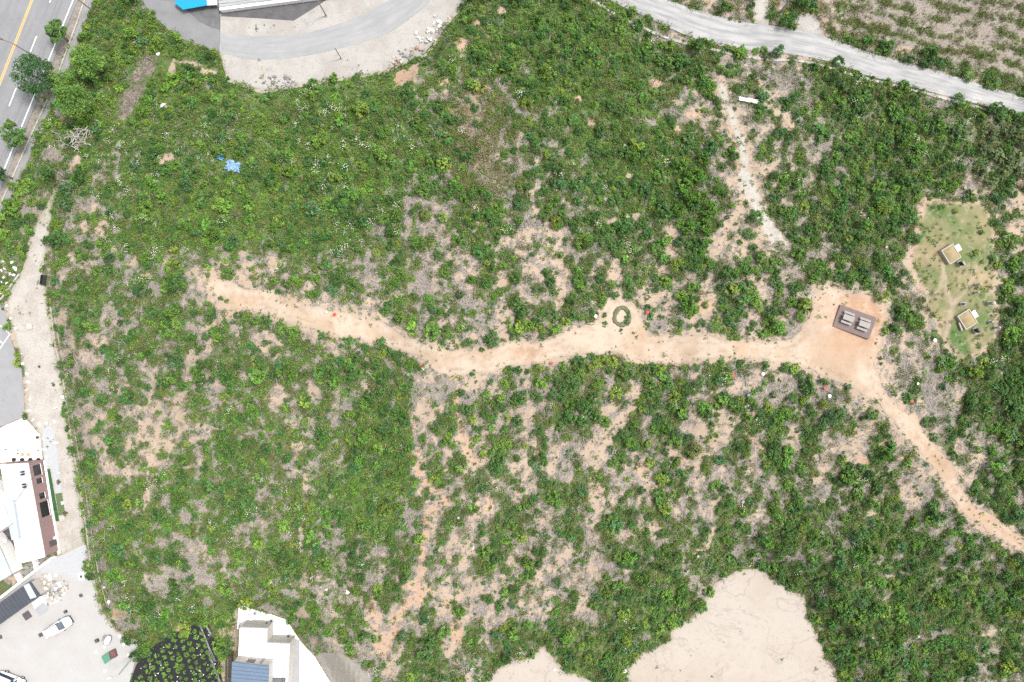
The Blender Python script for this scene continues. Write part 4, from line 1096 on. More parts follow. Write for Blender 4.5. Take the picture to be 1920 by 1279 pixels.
fm = smooth((fbm(fu, fv, 70, 2, 95) - 0.52) / 0.1) * (0.3 + 0.7 * (fu < 760)) + 1.2 * np.exp(-((fu - 360) / 40) ** 2 - ((fv - 1075) / 36) ** 2) + np.exp(-((fu - 1640) / 50) ** 2 - ((fv - 215) / 40) ** 2)
keep = (rng.random(len(fu)) < fm * 0.22 * at(veg, fu, fv)) & ~at(noplant, fu, fv)
fu, fv = fu[keep], fv[keep]
scatter('white_blossom', FLOWER_ME, fu, fv, rng.uniform(0.6, 1.3, len(fu)), np.ones((len(fu), 3)), 0.25, 'white wild flowers dotted through the green cover', 'flowers')
# sparse seedlings on the pale yards, track and pits
lu_, lv_ = jgrid(8.0)
edge_d = fbm(lu_, lv_, 45, 3, 97)
pl = at(bare, lu_, lv_) & inside(TRACK, lu_, lv_) & (edge_d > 0.60) & (rng.random(len(lu_)) < 0.30)
pl2 = (inside(NWYARD, lu_, lv_) & ~inside(ASPH, lu_, lv_) & (lu_ < 870) & (edge_d > 0.54) & (rng.random(len(lu_)) < 0.5) & (((lv_ > 112) & (lu_ < 720)) | ((lv_ > 42) & (lv_ < 62) & (lu_ > 440) & (lu_ < 560))))
pl3 = (inside(LANE, lu_, lv_) & (edge_d > 0.55) & (rng.random(len(lu_)) < 0.4))
tr_d = dist_line(TRACK, lu_, lv_, True)
pl5 = (tr_d < 16) & (rng.random(len(lu_)) < 0.38 * np.exp(-tr_d / 8.0) + 0.02)
pl6 = ~at(bare, lu_, lv_) & (at(veg, lu_, lv_) < 0.4) & (rng.random(len(lu_)) < 0.30) & ~at(lawn_in, lu_, lv_) & ~at(noplant, lu_, lv_)
pl4 = ((inside(PIT, lu_, lv_) | inside(PIT2, lu_, lv_)) & (rng.random(len(lu_)) < 0.02))
k4 = pl | pl2 | pl3 | pl4 | pl5 | pl6
lu_, lv_ = lu_[k4], lv_[k4]
scatter('seedlings', WEED_ME, lu_, lv_, rng.gamma(3.0, 0.07, len(lu_)).clip(0.08, 0.5), tones(lu_, lv_, (0.4, 1, 2, 0.2, 0.6, 1.2)), 0.05, 'sparse small weeds on the bare sand and gravel', 'weeds')
# ---------------------------------------------------------------- roadside trees
def tree(u, v, rpx, h, label, tint, seed, trunk_h=None, flat=0.62, leaf=0.34, n_l=46, per=34, ecc=1.0, group=None, rot=0.0):
    r = random.Random(seed)
    base = G(u, v)
    k = (CAM_H - h * 0.7 - base.z) / FPX
    c = P(u, v, base.z + h * 0.66)             # crown centre above the given plan position
    base = Vector((c.x, c.y, base.z))
    R = rpx * k
    t = thing('tree', base, 0.0, label, 'tree', group)
    mb = MB()
    top = Vector((r.uniform(-.2, .2), r.uniform(-.2, .2), h * 0.75))
    mb.tube([(0, 0, -0.1), (0.05, 0, h * 0.25), tuple(top * 0.6), tuple(top)], [0.17, 0.13, 0.09, 0.03], 7)
    trunk = mb.build('trunk', M_bark, t)
    lobes = []
    lm = MB()
    for i in range(n_l):
        a = r.uniform(0, 6.283); q = math.sqrt(r.random())
        x, y = q * math.cos(a) * R * 0.85, q * math.sin(a) * R * 0.85 * ecc
        x, y = x * math.cos(rot) - y * math.sin(rot), x * math.sin(rot) + y * math.cos(rot)
        zz = h * 0.62 + (r.uniform(-0.5, 1.0)) * h * 0.34 * math.sqrt(max(0, 1 - q * q)) 
        lobes.append((Vector((x, y, zz)), R * r.uniform(0.16, 0.27)))
        if i < 14:
            st = Vector((0, 0, h * r.uniform(0.3, 0.55)))
            e = Vector((x, y, zz)); mid = (st + e) / 2 + Vector((0, 0, 0.15))
            lm.tube([tuple(st), tuple(mid), tuple(e)], [0.06, 0.04, 0.015], 4)
    lm.build('limbs', M_bark, trunk)
    f = link('crown', leaf_mesh('crown', lobed_leaves(r, lobes, per, leaf, 0.9, 1.15), LEAF), t)
    f['tint'] = [*tint, 1.0]
    return t
tree(62, 142, 42, 8.5, 'big dark green tree overhanging the highway lane', (0.050, 0.120, 0.036), 1, n_l=70, per=40)
tree(105, 61, 18, 5.0, 'small spiky green tree beside the upper highway edge line', (0.09, 0.18, 0.038), 2, n_l=34, ecc=1.5, leaf=0.4)
tree(25, 250, 22, 5.0, 'small spiky green tree beside the lower highway edge line', (0.09, 0.18, 0.038), 3, n_l=36, ecc=1.35, leaf=0.4)
tree(-2, 326, 15, 5.0, 'dark green street tree cut by the left edge of the picture', (0.05, 0.11, 0.035), 4, n_l=24)
tree(162, 116, 31, 8.0, 'round light green tree right of the sidewalk', (0.135, 0.245, 0.050), 5, n_l=70, per=44, leaf=0.32)
tree(116, 156, 27, 7.5, 'light green tree in front of the large dark highway tree, upper of two', (0.130, 0.24, 0.050), 6, n_l=60, per=40, leaf=0.30)
tree(137, 188, 36, 8.0, 'broad light green tree below the sidewalk, lower of two touching', (0.120, 0.225, 0.046), 7, n_l=84, per=40, leaf=0.30)

# ---------------------------------------------------------------- poles and cables
M_pole_brown = mat('rusty_steel', (0.22, 0.10, 0.07), (0.15, 0.08, 0.06), 3.0, 0.6)
M_pole_grey = mat('pole_concrete', (0.36, 0.35, 0.33), (0.28, 0.27, 0.26), 3.0)
M_pole_mint = mat('mint_paint', (0.40, 0.52, 0.48), (0.34, 0.46, 0.43), 3.0, 0.5)
M_black = mat('black_metal', (0.025, 0.024, 0.026), (0.035, 0.034, 0.036), 3.0, 0.5)
M_lamp = mat('lamp_housing', (0.55, 0.56, 0.56), (0.5, 0.5, 0.5), 2.0, 0.4)
M_cable = mat('cable', (0.16, 0.16, 0.165), (0.13, 0.13, 0.135), 2.0, 0.6)

def pole(u, v, h, r, m, label, arm=None, lean=(0, 0), name='utility_pole', cat='pole'):
    b0 = G(u, v)
    t = thing(name, b0, 0, label, cat)
    mb = MB(); mb.tube([(0, 0, -0.2), (lean[0] * 0.5, lean[1] * 0.5, h / 2), (lean[0], lean[1], h)], [r, r * 0.85, r * 0.65], 10)
    mb.build('post', m, t)
    mb = MB(); mb.lathe((0, 0, 0), [(r * 2.2, 0.0), (r * 2.2, 0.12), (r * 1.2, 0.2)], 12); mb.build('base', M_kerb_soil if m is not M_pole_mint else M_black, t)
    return t
lp = pole(100, 127, 9.6, 0.09, M_pole_brown, 'rust brown street light pole leaning over the highway', name='street_light', cat='street light')
mb = MB(); mb.tube([(0, 0, 9.4), (-0.9, 0.35, 9.75), (-1.6, 0.6, 9.8)], [0.05, 0.045, 0.04], 6); arm = mb.build('arm', M_pole_brown, lp)
mb = MB(); mb.box((-1.85, 0.7, 9.78), (0.62, 0.26, 0.12), math.radians(160)); mb.build('lamp_head', M_pole_brown, arm)
p1 = pole(640, 110, 4.4, 0.10, M_pole_grey, 'short grey post on the gravel shoulder of the bend')
p2 = pole(612, 30, 8.0, 0.13, M_pole_grey, 'tall grey utility pole at the gravel yard edge')
mb = MB(); mb.box((0, 0, 7.4), (1.5, 0.1, 0.1), 0.4); mb.build('crossarm', M_pole_brown, p2)
p3 = pole(1461, 25, 8.0, 0.13, M_pole_grey, 'grey utility pole in the weeds above the concrete lane')
mb = MB(); mb.box((0, 0, 7.4), (1.5, 0.1, 0.1), 1.2); mb.build('crossarm', M_pole_brown, p3)
p4 = pole(176, 22, 8.5, 0.14, M_pole_grey, 'grey utility pole beside the sidewalk near the picture top')
mb = MB(); mb.box((0, 0, 8.0), (1.6, 0.1, 0.1), 0.5); mb.build('crossarm', M_pole_brown, p4)
p5 = pole(258, 1222, 6.5, 0.16, M_pole_mint, 'mint green lamp post at the corner of the black mulch field', lean=(0.35, -0.95), name='street_light', cat='street light')
mb = MB(); mb.tube([(0.35, -0.95, 6.4), (-0.3, -1.1, 6.7), (-0.8, -1.25, 6.72)], [0.06, 0.055, 0.05], 6); arm = mb.build('arm', M_pole_mint, p5)
mb = MB(); mb.box((-1.0, -1.3, 6.7), (0.8, 0.42, 0.14), math.radians(195)); mb.build('lamp_head', M_lamp, arm)
def cable(a, b, za, zb, label, sag=0.5, r=0.018):
    A, B = P(a[0], a[1], za), P(b[0], b[1], zb)
    mb = MB(); pts = []
    for i in range(13):
        t = i / 12; q = A.lerp(B, t); q.z -= sag * 4 * t * (1 - t); pts.append(tuple(q))
    mb.tube(pts, r, 5)
    return tag(mb.build('power_cable', M_cable), label, 'cable', 'overhead cables')
TP = (P(176, 22, float(hgt(176, 22))), 8.4)
def px_of(p): return (p.x * FPX / (CAM_H - p.z) + 960, 639.5 - p.y * FPX / (CAM_H - p.z))
top4 = p4.location + Vector((0, 0, 8.0)); top2 = p2.location + Vector((0, 0, 7.45))
for k, dv in enumerate((-3, 3)):
    a = px_of(top4 + Vector((0.5 * (k * 2 - 1), 0.25 * (k * 2 - 1), 0.1)))
    cable(a, (390, 6 + dv), top4.z + 0.1, 5.5, ['upper', 'lower'][k] + ' overhead cable from the sidewalk pole to the blue canopy')
    cable(a, (-90 + 6 * k, 520), top4.z + 0.1, 8.0, ['left', 'right'][k] + ' of two overhead cables running along the highway verge', 0.8)
a = px_of(top2)
cable((400, 8), a, 5.5, top2.z, 'overhead cable strung across the grey roof to the yard pole')

# ---------------------------------------------------------------- rocks
def rock_mesh(seed, m):
    r = random.Random(seed)
    bm = bmesh.new()
    for k in range(15):
        d = rdir(r); s = r.uniform(0.75, 1.0)
        bm.verts.new((d.x * s, d.y * s * 0.85, d.z * s * 0.7))
    bmesh.ops.convex_hull(bm, input=bm.verts)
    for vtx in [q for q in bm.verts if not q.link_faces]: bm.verts.remove(vtx)
    me = bpy.data.meshes.new('rock'); bm.to_mesh(me); bm.free(); me.materials.append(m)
    return me
M_rock_grey = mat('grey_stone', (0.24, 0.24, 0.25), (0.34, 0.335, 0.33), 2.0)
M_rock_white = mat('white_stone', (0.70, 0.69, 0.66), (0.55, 0.54, 0.51), 2.0)
M_rock_brown = mat('brown_stone', (0.42, 0.27, 0.17), (0.33, 0.24, 0.18), 2.0)
M_rock_cream = mat('cream_stone', (0.62, 0.56, 0.48), (0.50, 0.46, 0.40), 2.0)
ROCK = {k: [rock_mesh(s + 10 * i, m) for i in range(4)] for (k, s, m) in (('g', 1000, M_rock_grey), ('w', 2000, M_rock_white), ('b', 3000, M_rock_brown), ('c', 4000, M_rock_cream))}
HEAPS = {'grey stones heaped below the gravel bend': (527, 154, 34, 13), 'white boulders beside the road bend': (807, 60, 20, 22), 'brown and grey stones below the white boulders': (765, 104, 30, 15), 'rubble heap in the concrete yard': (99, 1104, 29, 30)}
def rock(u, v, rpx, kind, label, group, dz=0.0, flat=1.0):
    if group in HEAPS:                     # say which stone of the heap: size, colour, side of the heap
        cu, cv, ru, rv = HEAPS[group]; x, y = (u - cu) / ru, (v - cv) / rv
        side = ' '.join([w for w in ('upper' if y < -0.33 else 'lower' if y > 0.33 else '', 'left' if x < -0.33 else 'right' if x > 0.33 else '') if w]) or 'middle'
        label = '%s %s stone in the %s of the %s' % ('large' if rpx > 4.4 else 'small' if rpx < 3.0 else 'medium', {'g': 'grey', 'w': 'white', 'b': 'brown', 'c': 'cream'}[kind], side,
                 {'gre': 'grey heap below the gravel bend', 'whi': 'white boulder heap at the road bend', 'bro': 'brown heap below the white boulders', 'rub': 'rubble heap beside the shed'}[group[:3]])
    o = link('rock', ROCK[kind][random.randrange(4)])
    s = rpx * mpp(u, v)
    o.location = G(u, v, s * 0.25 + dz); o.rotation_euler = (random.uniform(-.4, .4), random.uniform(-.4, .4), random.uniform(0, 6.28))
    o.scale = (s, s * random.uniform(0.75, 1.1), s * random.uniform(0.7, 0.95) * flat)
    return tag(o, label, 'rock', group)
random.seed(21)
for k in range(46):
    a = random.uniform(0, 6.283); q = math.sqrt(random.random())
    rock(527 + 34 * q * math.cos(a), 154 + 13 * q * math.sin(a), random.uniform(2.2, 5.0), random.choice('gggggc'), 'jagged grey stone in the heap below the gravel bend', 'grey stones heaped below the gravel bend', random.uniform(0, 0.15))
for k in range(26):
    t = random.random(); q = random.gauss(0, 0.42)
    rock(790 + 34 * t + 12 * q, 80 - 40 * t + 14 * q, random.uniform(3.0, 5.8), random.choice('wwwwwc'), 'white boulder in the heap beside the pale road bend', 'white boulders beside the road bend', random.uniform(0, 0.2))
for k in range(30):
    t = random.random(); q = random.gauss(0, 0.4)
    rock(736 + 58 * t + 9 * q, 118 - 28 * t + 14 * q, random.uniform(2.5, 5.2), random.choice('bbgggc'), 'brown or grey stone heaped below the white boulders', 'brown and grey stones below the white boulders', random.uniform(0, 0.15))
for k in range(9):
    rock(822 + random.uniform(-6, 14), 62 - random.uniform(0, 24), random.uniform(2.5, 4.5), 'g', 'grey stone at the upper end of the white boulder heap', 'grey stones at the end of the white boulders')
rock(843, 36, 5.5, 'c', 'large cream boulder at the top end of the white boulder heap', None)
for k in range(80):
    a = random.uniform(0, 6.283); q = math.sqrt(random.random())
    rock(99 + 29 * q * math.cos(a) + 2 * q * math.sin(a), 1104 + 30 * q * math.sin(a) - 3 * q * math.cos(a), random.uniform(2.0, 6.2), random.choice('ccwwggcwb'), 'broken stone in the rubble heap beside the dark-roofed shed', 'rubble heap in the concrete yard', random.uniform(0, 0.5) * (1 - q))
for (u, v, r_) in [(39,662,4.5),(43,682,4.5),(51,701,5),(52,716,4),(52,731,4.5),(55,748,4),(55,770,4.5),(61,787,4.5),(74,796,5),(87,793,4.5),(102,791,4),(82,823,5),(83,843,5),(87,858,6)]:
    edge_n = globals().get('edge_n', -1) + 1
    rock(u + 0.5, v, r_, 'w', 'white boulder edging the sandy lane, %s from the top' % ORD[edge_n], 'white boulders edging the sandy lane')
rock(107, 833, 7.5, 'w', 'long pale boulder lying alone on the sandy lane', None, flat=0.6)
rock(106, 766, 5.5, 'w', 'white boulder with a yellow patch of plants on the sandy lane', None)
rock(118, 744, 6.5, 'w', 'largest white boulder against the gutter of the sandy lane', None)
rock(107, 690, 6.5, 'g', 'grey-blue boulder against the gutter of the sandy lane', None)
rock(111, 889, 4.5, 'w', 'white boulder between the gravel path and the sand', None)
rock(140, 900, 5.0, 'g', 'flat grey stone beside the gutter', None, flat=0.5)
rock(120, 784, 4.0, 'c', 'cream stone beside the gutter of the sandy lane', None)
for drain_n, (u, v, r_) in enumerate([(22,492,5),(29,504,6),(19,514,4),(26,516,5),(10,503,4),(3,508,4),(8,520,4),(15,532,4.5),(22,528,3.5),(4,530,4),(12,544,4),(2,552,4.5),(6,490,3),(-4,540,4)]):
    rock(u, v, r_, 'w', '%s white boulder %s the cluster above the drain' % ('large' if r_ > 4.4 else 'small', 'at the top of' if v < 506 else 'at the foot of' if v > 535 else 'in the middle of' if u > 9 else 'at the left of'), 'white boulders above the drain')
rock(13, 574, 4.5, 'w', 'oblong white stone at the corner of the car park', None)
rock(21, 597, 4, 'w', 'white stone beside the parking lines, second below the drain', None)
rock(29, 615, 4, 'w', 'white stone beside the parking lines, third below the drain', None)
for (u, v, r_, lb) in [(297,101,5,'white block in the grass below the asphalt bend'),(173,187,2.5,'small white stone right of the broad light green tree'),(308,200,7,'pale flat rock among weeds below the brushwood heap'),(225,232,4,'pale stone at the lower tip of the brushwood heap'),(1040,1255,5,'pale rock on the bank between the two sand pits'),(1172,1258,6,'pale rock at the west rim of the large sand pit'),(612,1105,4.5,'cream boulder in the greenery right of the white building'),(652,1110,6,'white rock slab in the greenery right of the white building'),(885,1027,5,'pale boulder in the scrub south of the pink gully'),(196,1101,5,'white rock on the bank above the concrete yard, upper'),(205,1128,6,'white rock on the bank above the concrete yard, lower')]:
    rock(u, v, r_, 'w', lb, None, flat=0.5)

# ---------------------------------------------------------------- small things on the hill
M_red = mat('red_paint', (0.62, 0.09, 0.06), (0.52, 0.08, 0.06), 4.0, 0.6)
M_white_p = mat('white_paint', (0.80, 0.80, 0.76), (0.74, 0.74, 0.70), 4.0, 0.6)
M_green_p = mat('green_paint', (0.17, 0.32, 0.19), (0.14, 0.27, 0.16), 4.0, 0.6)
def marker(u, v, m, label, rpx=3.7):
    t = thing('marker_post', G(u, v), 0, label, 'marker')
    r_ = rpx * mpp(u, v)
    mb = MB(); mb.tube([(0, 0, -0.1), (0, 0, 0.42)], 0.05, 8); mb.build('post', M_pole_grey, t)
    mb = MB(); mb.lathe((0, 0, 0.40), [(r_ * 0.85, 0), (r_, 0.03), (r_, 0.09), (r_ * 0.8, 0.13), (r_ * 0.2, 0.15)], 14); mb.build('cap', m, t)
for (u, v, c, lb) in [(629,590,M_red,'red round marker on the north side of the western track'),(613,585,M_white_p,'small white marker left of the westernmost red marker'),
 (788,684,M_red,'red round marker south of the track dip beside a white stake'),(1034,681,M_red,'red marker on the south edge of the middle of the track'),(1213,586,M_red,'pale red marker right of the earth ring'),
 (1116,593,M_white_p,'white round marker left of the earth ring'),(1373,704,M_red,'red marker south of the track between ring and deck'),(1429,701,M_white_p,'white round marker south of the track, left of the deck'),(1402,741,M_green_p,'green round marker in the scrub south of the track'),
 (1545,728,M_red,'red marker below the deck clearing'),(1553,742,M_white_p,'white square-looking marker just below a red marker'),(1707,752,M_red,'red marker right of the track descending south-east'),(766,702,M_green_p,'light green marker south of the track dip'),(1718,719,M_white_p,'tiny white marker right of the descending track'),(1750,638,M_white_p,'white marker between the track and the lower grave')]:
    marker(u, v, c, lb, 2.2 if ('tiny' in lb or 'small' in lb) else 3.2)
mb = MB(); g0 = G(790, 688, 0.1); g1 = G(795, 694, 0.25); mb.tube([tuple(g0), tuple(g1)], 0.05, 6)
tag(mb.build('stake', M_white_p), 'white wooden stake lying beside the red marker', 'stake')

# turf ring round the old pit
M_turf = mat('dry_turf_ring', (0.20, 0.19, 0.13), (0.12, 0.14, 0.06), 2.5, 0.95, (0.10, 0.13, 0.04), 5.0, 0.6)
def earth_ring(u, v, ru, rv, lb, w=4.6):
    mb = MB(); pts = []
    for k in range(36):
        a = 2 * math.pi * k / 36; j = 1 + 0.05 * math.sin(3 * a) + random.uniform(-.03, .03)
        pts.append((u + ru * j * math.cos(a), v + rv * j * math.sin(a)))
    n = 6; V_ = []; F_ = []
    for k, (a, b_) in enumerate(pts):
        p = G(a, b_); d = Vector((a - u, -(b_ - v), 0)).normalized()
        s = w * 0.09 * random.uniform(0.75, 1.25)
        for j in range(n):
            t = math.pi * j / (n - 1)
            q = p + d * (math.cos(t) * s); V_.append((q.x, q.y, p.z - 0.05 + math.sin(t) * s * 0.75))
    for k in range(36):
        for j in range(n - 1):
            k2 = (k + 1) % 36
            F_.append((k * n + j, k2 * n + j, k2 * n + j + 1, k * n + j + 1))
    mb.v = V_; mb.f = F_
    return tag(mb.build('earth_ring', M_turf, smoothed=True), lb, 'earth ring')
earth_ring(1166, 594, 14, 16, 'round dry turf ring on pale sand beside the dirt track')
earth_ring(1531, 858, 8, 8, 'small ring of soil and weeds in the scrub south-east', 2.0)

# deck with picnic tables
M_deck = mat('mauve_brown_decking', (0.235, 0.175, 0.165), (0.195, 0.145, 0.138), 3.0, 0.75)
M_deckside = mat('deck_skirt', (0.17, 0.11, 0.10), (0.13, 0.085, 0.08), 3.0, 0.8)
M_wood_grey = mat('weathered_grey_wood', (0.42, 0.395, 0.37), (0.33, 0.31, 0.29), 6.0, 0.85)
dz0 = float(hgt(1603, 604)) + 0.05
DK = dz0 + 0.38
c4 = [P(1574, 572, DK), P(1642, 595, DK), P(1630, 637, DK), P(1564, 611, DK)]
ctr = sum(c4, Vector()) / 4
ax = ((c4[1] - c4[0]) + (c4[2] - c4[3])).normalized(); ang = math.atan2(ax.y, ax.x)
LX = ((c4[1] - c4[0]).length + (c4[2] - c4[3]).length) / 2; LY = ((c4[3] - c4[0]).length + (c4[2] - c4[1]).length) / 2
deck = thing('picnic_deck', (ctr.x, ctr.y, dz0), ang, 'mauve brown wooden deck platform with two picnic tables on bare sand', 'deck')
NPL = 24; pw = LY / NPL
mb = MB(); mb.box((0, 0, 0), (LX, pw - 0.012, 0.045)); plank_me = mb.mesh('plank', M_deck)
for k in range(NPL):
    o = link('plank', plank_me, deck); o.location = (0, -LY / 2 + (k + 0.5) * pw, 0.358)
for (cx, cy, sx, sy) in ((0, LY / 2 + 0.02, LX + 0.08, 0.04), (0, -LY / 2 - 0.02, LX + 0.08, 0.04), (LX / 2 + 0.02, 0, 0.04, LY), (-LX / 2 - 0.02, 0, 0.04, LY)):
    mb = MB(); mb.box((cx, cy, 0.17), (sx, sy, 0.39)); mb.build('skirt', M_deckside, deck)
def picnic(u, v, label):
    z = DK
    p = P(u, v, z + 0.5)
    t = thing('picnic_table', (p.x, p.y, z + 0.001), ang, label, 'picnic table', 'picnic tables on the deck')
    L = 1.75
    mb = MB(); mb.box((0, 0, 0), (L, 0.165, 0.045)); bd = mb.mesh('board', M_wood_grey)
    for (nm, y0, z0, n) in (('tabletop', -0.345, 0.74, 5), ('bench_seat', 0.72, 0.44, 2), ('bench_seat', -0.89, 0.44, 2)):
        mb = MB(); mb.box((0, y0 + 0.172 * (n - 1) / 2, z0 - 0.05), (L * 0.82, 0.172 * n * 0.86, 0.03)); sub = mb.build(nm, M_wood_grey, t)
        for k in range(n):
            o = link('board', bd, sub); o.location = (0, y0 + 0.172 * k, z0)
    for x in (-0.62, 0.62):
        mb = MB(); mb.box((x, 0, 0.40), (0.08, 1.6, 0.09))
        mb.tube([(x, 0.62, 0.0), (x, 0.22, 0.70)], 0.05, 4); mb.tube([(x, -0.62, 0.0), (x, -0.22, 0.70)], 0.05, 4)
        mb.build('leg_frame', M_wood_grey, t)
    return t
picnic(1590.3, 596.5, 'grey wooden picnic table with two benches, left one on the deck')
picnic(1620.0, 608.5, 'grey wooden picnic table with two benches, right one on the deck')

# graves
M_gstone = mat('white_granite', (0.53, 0.49, 0.44), (0.44, 0.40, 0.35), 6.0, 0.7)
M_gstone2 = mat('grey_granite', (0.42, 0.41, 0.40), (0.36, 0.355, 0.35), 6.0, 0.7)
M_gtop = mat('dry_grave_turf', (0.40, 0.325, 0.19), (0.33, 0.255, 0.14), 2.0, 0.95, (0.22, 0.22, 0.08), 4.0, 0.62)
M_bstone = mat('polished_black_stone', (0.018, 0.018, 0.02), (0.03, 0.03, 0.034), 4.0, 0.2)
def grave(c, ang, sx, sy, label):
    b0 = G(*c)
    t = thing('grave', b0, ang, label, 'grave')
    z = 0.62
    for (x, y, a, b_) in ((0, sy / 2, sx, 0.13), (0, -sy / 2, sx, 0.13), (sx / 2 - 0.065, 0, 0.13, sy - 0.14), (-sx / 2 + 0.065, 0, 0.13, sy - 0.14)):
        mb = MB(); mb.box((x, y, z / 2 - 0.1), (a, b_, z + 0.2)); mb.build('border_stone', M_gstone, t)
    n = 7; v = []; f = []
    for j in range(n):
        for i in range(n):
            x = (i / (n - 1) - 0.5) * (sx - 0.25); y = (j / (n - 1) - 0.5) * (sy - 0.13)
            d = max(abs(i / (n - 1) - 0.5), abs(j / (n - 1) - 0.5)) * 2
            v.append((x, y, z - 0.08 + 0.35 * (1 - d ** 2) + random.uniform(-.02, .02)))
    for j in range(n - 1):
        for i in range(n - 1):
            f.append((j * n + i, j * n + i + 1, (j + 1) * n + i + 1, (j + 1) * n + i))
    mb = MB(); mb.v = v; mb.f = f; mb.build('turf_mound', M_gtop, t, True)
    return t
ga = math.radians(-58)
def slab(c, w, d, h, ang, label, m=None):
    t = thing('offering_table', G(*c), ang, label, 'stone table')
    mb = MB(); mb.box((0, 0, h - 0.07), (w, d, 0.14)); mb.build('table_slab', m or M_white_p, t)
    for s in (-1, 1):
        mb = MB(); mb.box((s * w * 0.36, 0, (h - 0.14) / 2 - 0.05), (0.16, d * 0.8, h - 0.04)); mb.build('support', M_gstone2, t)
def stele(c, ang, label, h=1.0):
    t = thing('grave_marker', G(*c), ang, label, 'gravestone')
    mb = MB(); mb.box((0, 0, 0.08), (0.95, 0.55, 0.36)); mb.build('plinth', M_gstone2, t)
    mb = MB(); mb.box((0, 0, 0.26 + h / 2), (0.68, 0.28, h)); mb.build('stele', M_bstone, t)
grave((1779.2, 477), ga, 2.60, 2.05, 'upper grave mound of dry turf in a white stone border')
grave((1809.8, 599), ga, 2.60, 2.10, 'lower grave mound of dry turf in a white stone border')
slab((1792.5, 466), 1.05, 0.95, 0.45, ga, 'white stone offering slab beside the upper grave')
slab((1823.0, 590), 1.15, 0.95, 0.45, ga, 'white stone offering slab beside the lower grave')
stele((1798, 495), ga, 'black gravestone on a grey plinth below the upper grave')
stele((1827, 620), ga, 'black gravestone on a grey plinth below the lower grave')
stele((1805, 570), 0.1, 'black gravestone on a white plinth above the lower grave', 0.7)
mb = MB(); mb.tube([tuple(G(1796, 605, 0.25)), tuple(G(1801.5, 620, 0.3))], 0.16, 8); tag(mb.build('stone_bar', M_gstone), 'long pale stone bar lying left of the lower grave', 'stone')
def lantern(u, v, h, r_, label):
    t = thing('stone_pillar', G(u, v), 0, label, 'stone pillar', 'stone pillars beside the graves')
    mb = MB(); mb.lathe((0, 0, -0.1), [(r_ * 1.3, 0), (r_ * 1.3, 0.3), (r_ * 0.9, 0.32), (r_ * 0.8, h * 0.7), (r_, h * 0.75)], 12); mb.build('shaft', M_gstone2, t)
    mb = MB(); mb.lathe((0, 0, h * 0.65), [(r_ * 1.0, 0), (r_ * 1.15, 0.1), (r_ * 0.9, 0.3), (r_ * 0.3, 0.42)], 12); mb.build('cap', M_gstone, t)
lantern(1828.5, 534, 1.5, 0.20, 'upper of two slim stone pillars between the graves')
lantern(1827.5, 549, 1.1, 0.19, 'lower of two slim stone pillars between the graves')
lantern(1853.5, 569, 1.6, 0.30, 'thick stone pillar at the edge of the eastern weeds')
lantern(1854.5, 604, 1.0, 0.22, 'short stone pillar right of the lower grave')
lantern(1864.5, 614.5, 1.5, 0.20, 'easternmost slim stone pillar right of the lower grave')

# litter and leftovers
def tarp(u, v, w, h, rot, m, label, n=9, amp=0.18):
    mb = MB(); rr = random.Random(int(u))
    for j in range(n):
        for i in range(n):
            x = i / (n - 1) - 0.5; y = j / (n - 1) - 0.5
            q = 1 - 0.6 * rr.random() * (abs(x) > 0.4 or abs(y) > 0.4)
            xx, yy = x * w * q, y * h * q
            a = math.radians(rot)
            p = G(u + xx * math.cos(a) - yy * math.sin(a), v + xx * math.sin(a) + yy * math.cos(a))
            mb.v.append((p.x, p.y, p.z + 0.35 + rr.uniform(-amp, amp)))
    for j in range(n - 1):
        for i in range(n - 1):
            mb.f.append((j * n + i, (j + 1) * n + i, (j + 1) * n + i + 1, j * n + i + 1))
    return tag(mb.build('tarpaulin', m), label, 'tarpaulin')
M_blue = mat('blue_tarp', (0.12, 0.38, 0.68), (0.22, 0.48, 0.72), 2.0, 0.5)
M_blue2 = mat('blue_roof_sheet', (0.01, 0.36, 0.66), (0.012, 0.33, 0.62), 1.0, 0.4)
tarp(415, 295, 15, 15, 20, M_blue, 'small crumpled bright blue tarp scrap on the north-west slope')
tarp(438, 313, 36, 24, 15, mat('faded_blue_tarp', (0.22, 0.42, 0.66), (0.36, 0.50, 0.66), 2.0, 0.6), 'larger faded blue tarp crumpled in the weeds', 13, 0.22)
tarp(1402, 189, 44, 9, 10, M_white_p, 'white crumpled plastic sheet below the concrete lane', 11, 0.12)
random.seed(5)
def stump(u, v, rpx, label):
    t = thing('tree_stump', G(u, v), random.uniform(0, 6), label, 'tree stump')
    r_ = rpx * mpp(u, v)
    mb = MB(); mb.lathe((0, 0, -0.1), [(r_ * 1.15, 0), (r_, 0.2), (r_ * 0.95, 0.5)], 10); mb.build('bark', M_bark, t)
    mb = MB(); mb.lathe((0, 0, 0.40), [(r_ * 0.86, 0), (r_ * 0.86, 0.03)], 10); mb.build('cut_face', M_wood_grey, t)
for (u, v, lb) in [(1691,355,'cut stump in scrub above the upper grave plot'),(1660,464,'cut stump in scrub left of the upper grave'),(1807,353,'cut stump at the top of the grave plot'),(1320,299,'cut stump beside the pale sand gully'),(1171,274,'cut stump on the green north slope below the lane'),(1209,109,'cut stump close below the lane drain'),(1634,1195,'cut stump in the dark thicket right of the big sand pit'),(1720,1192,'cut stump far right of the big sand pit'),(1575,1219,'cut stump near the right rim of the big sand pit'),(1308,1042,'cut stump on the slope above the sand pit'),(1392,940,'grey cut stump among the south-east scrub'),(860,970,'cut stump beside the pink gully'),(940,560,'cut stump in the middle scrub north of the track')]:
    stump(u, v, 3.0, lb)
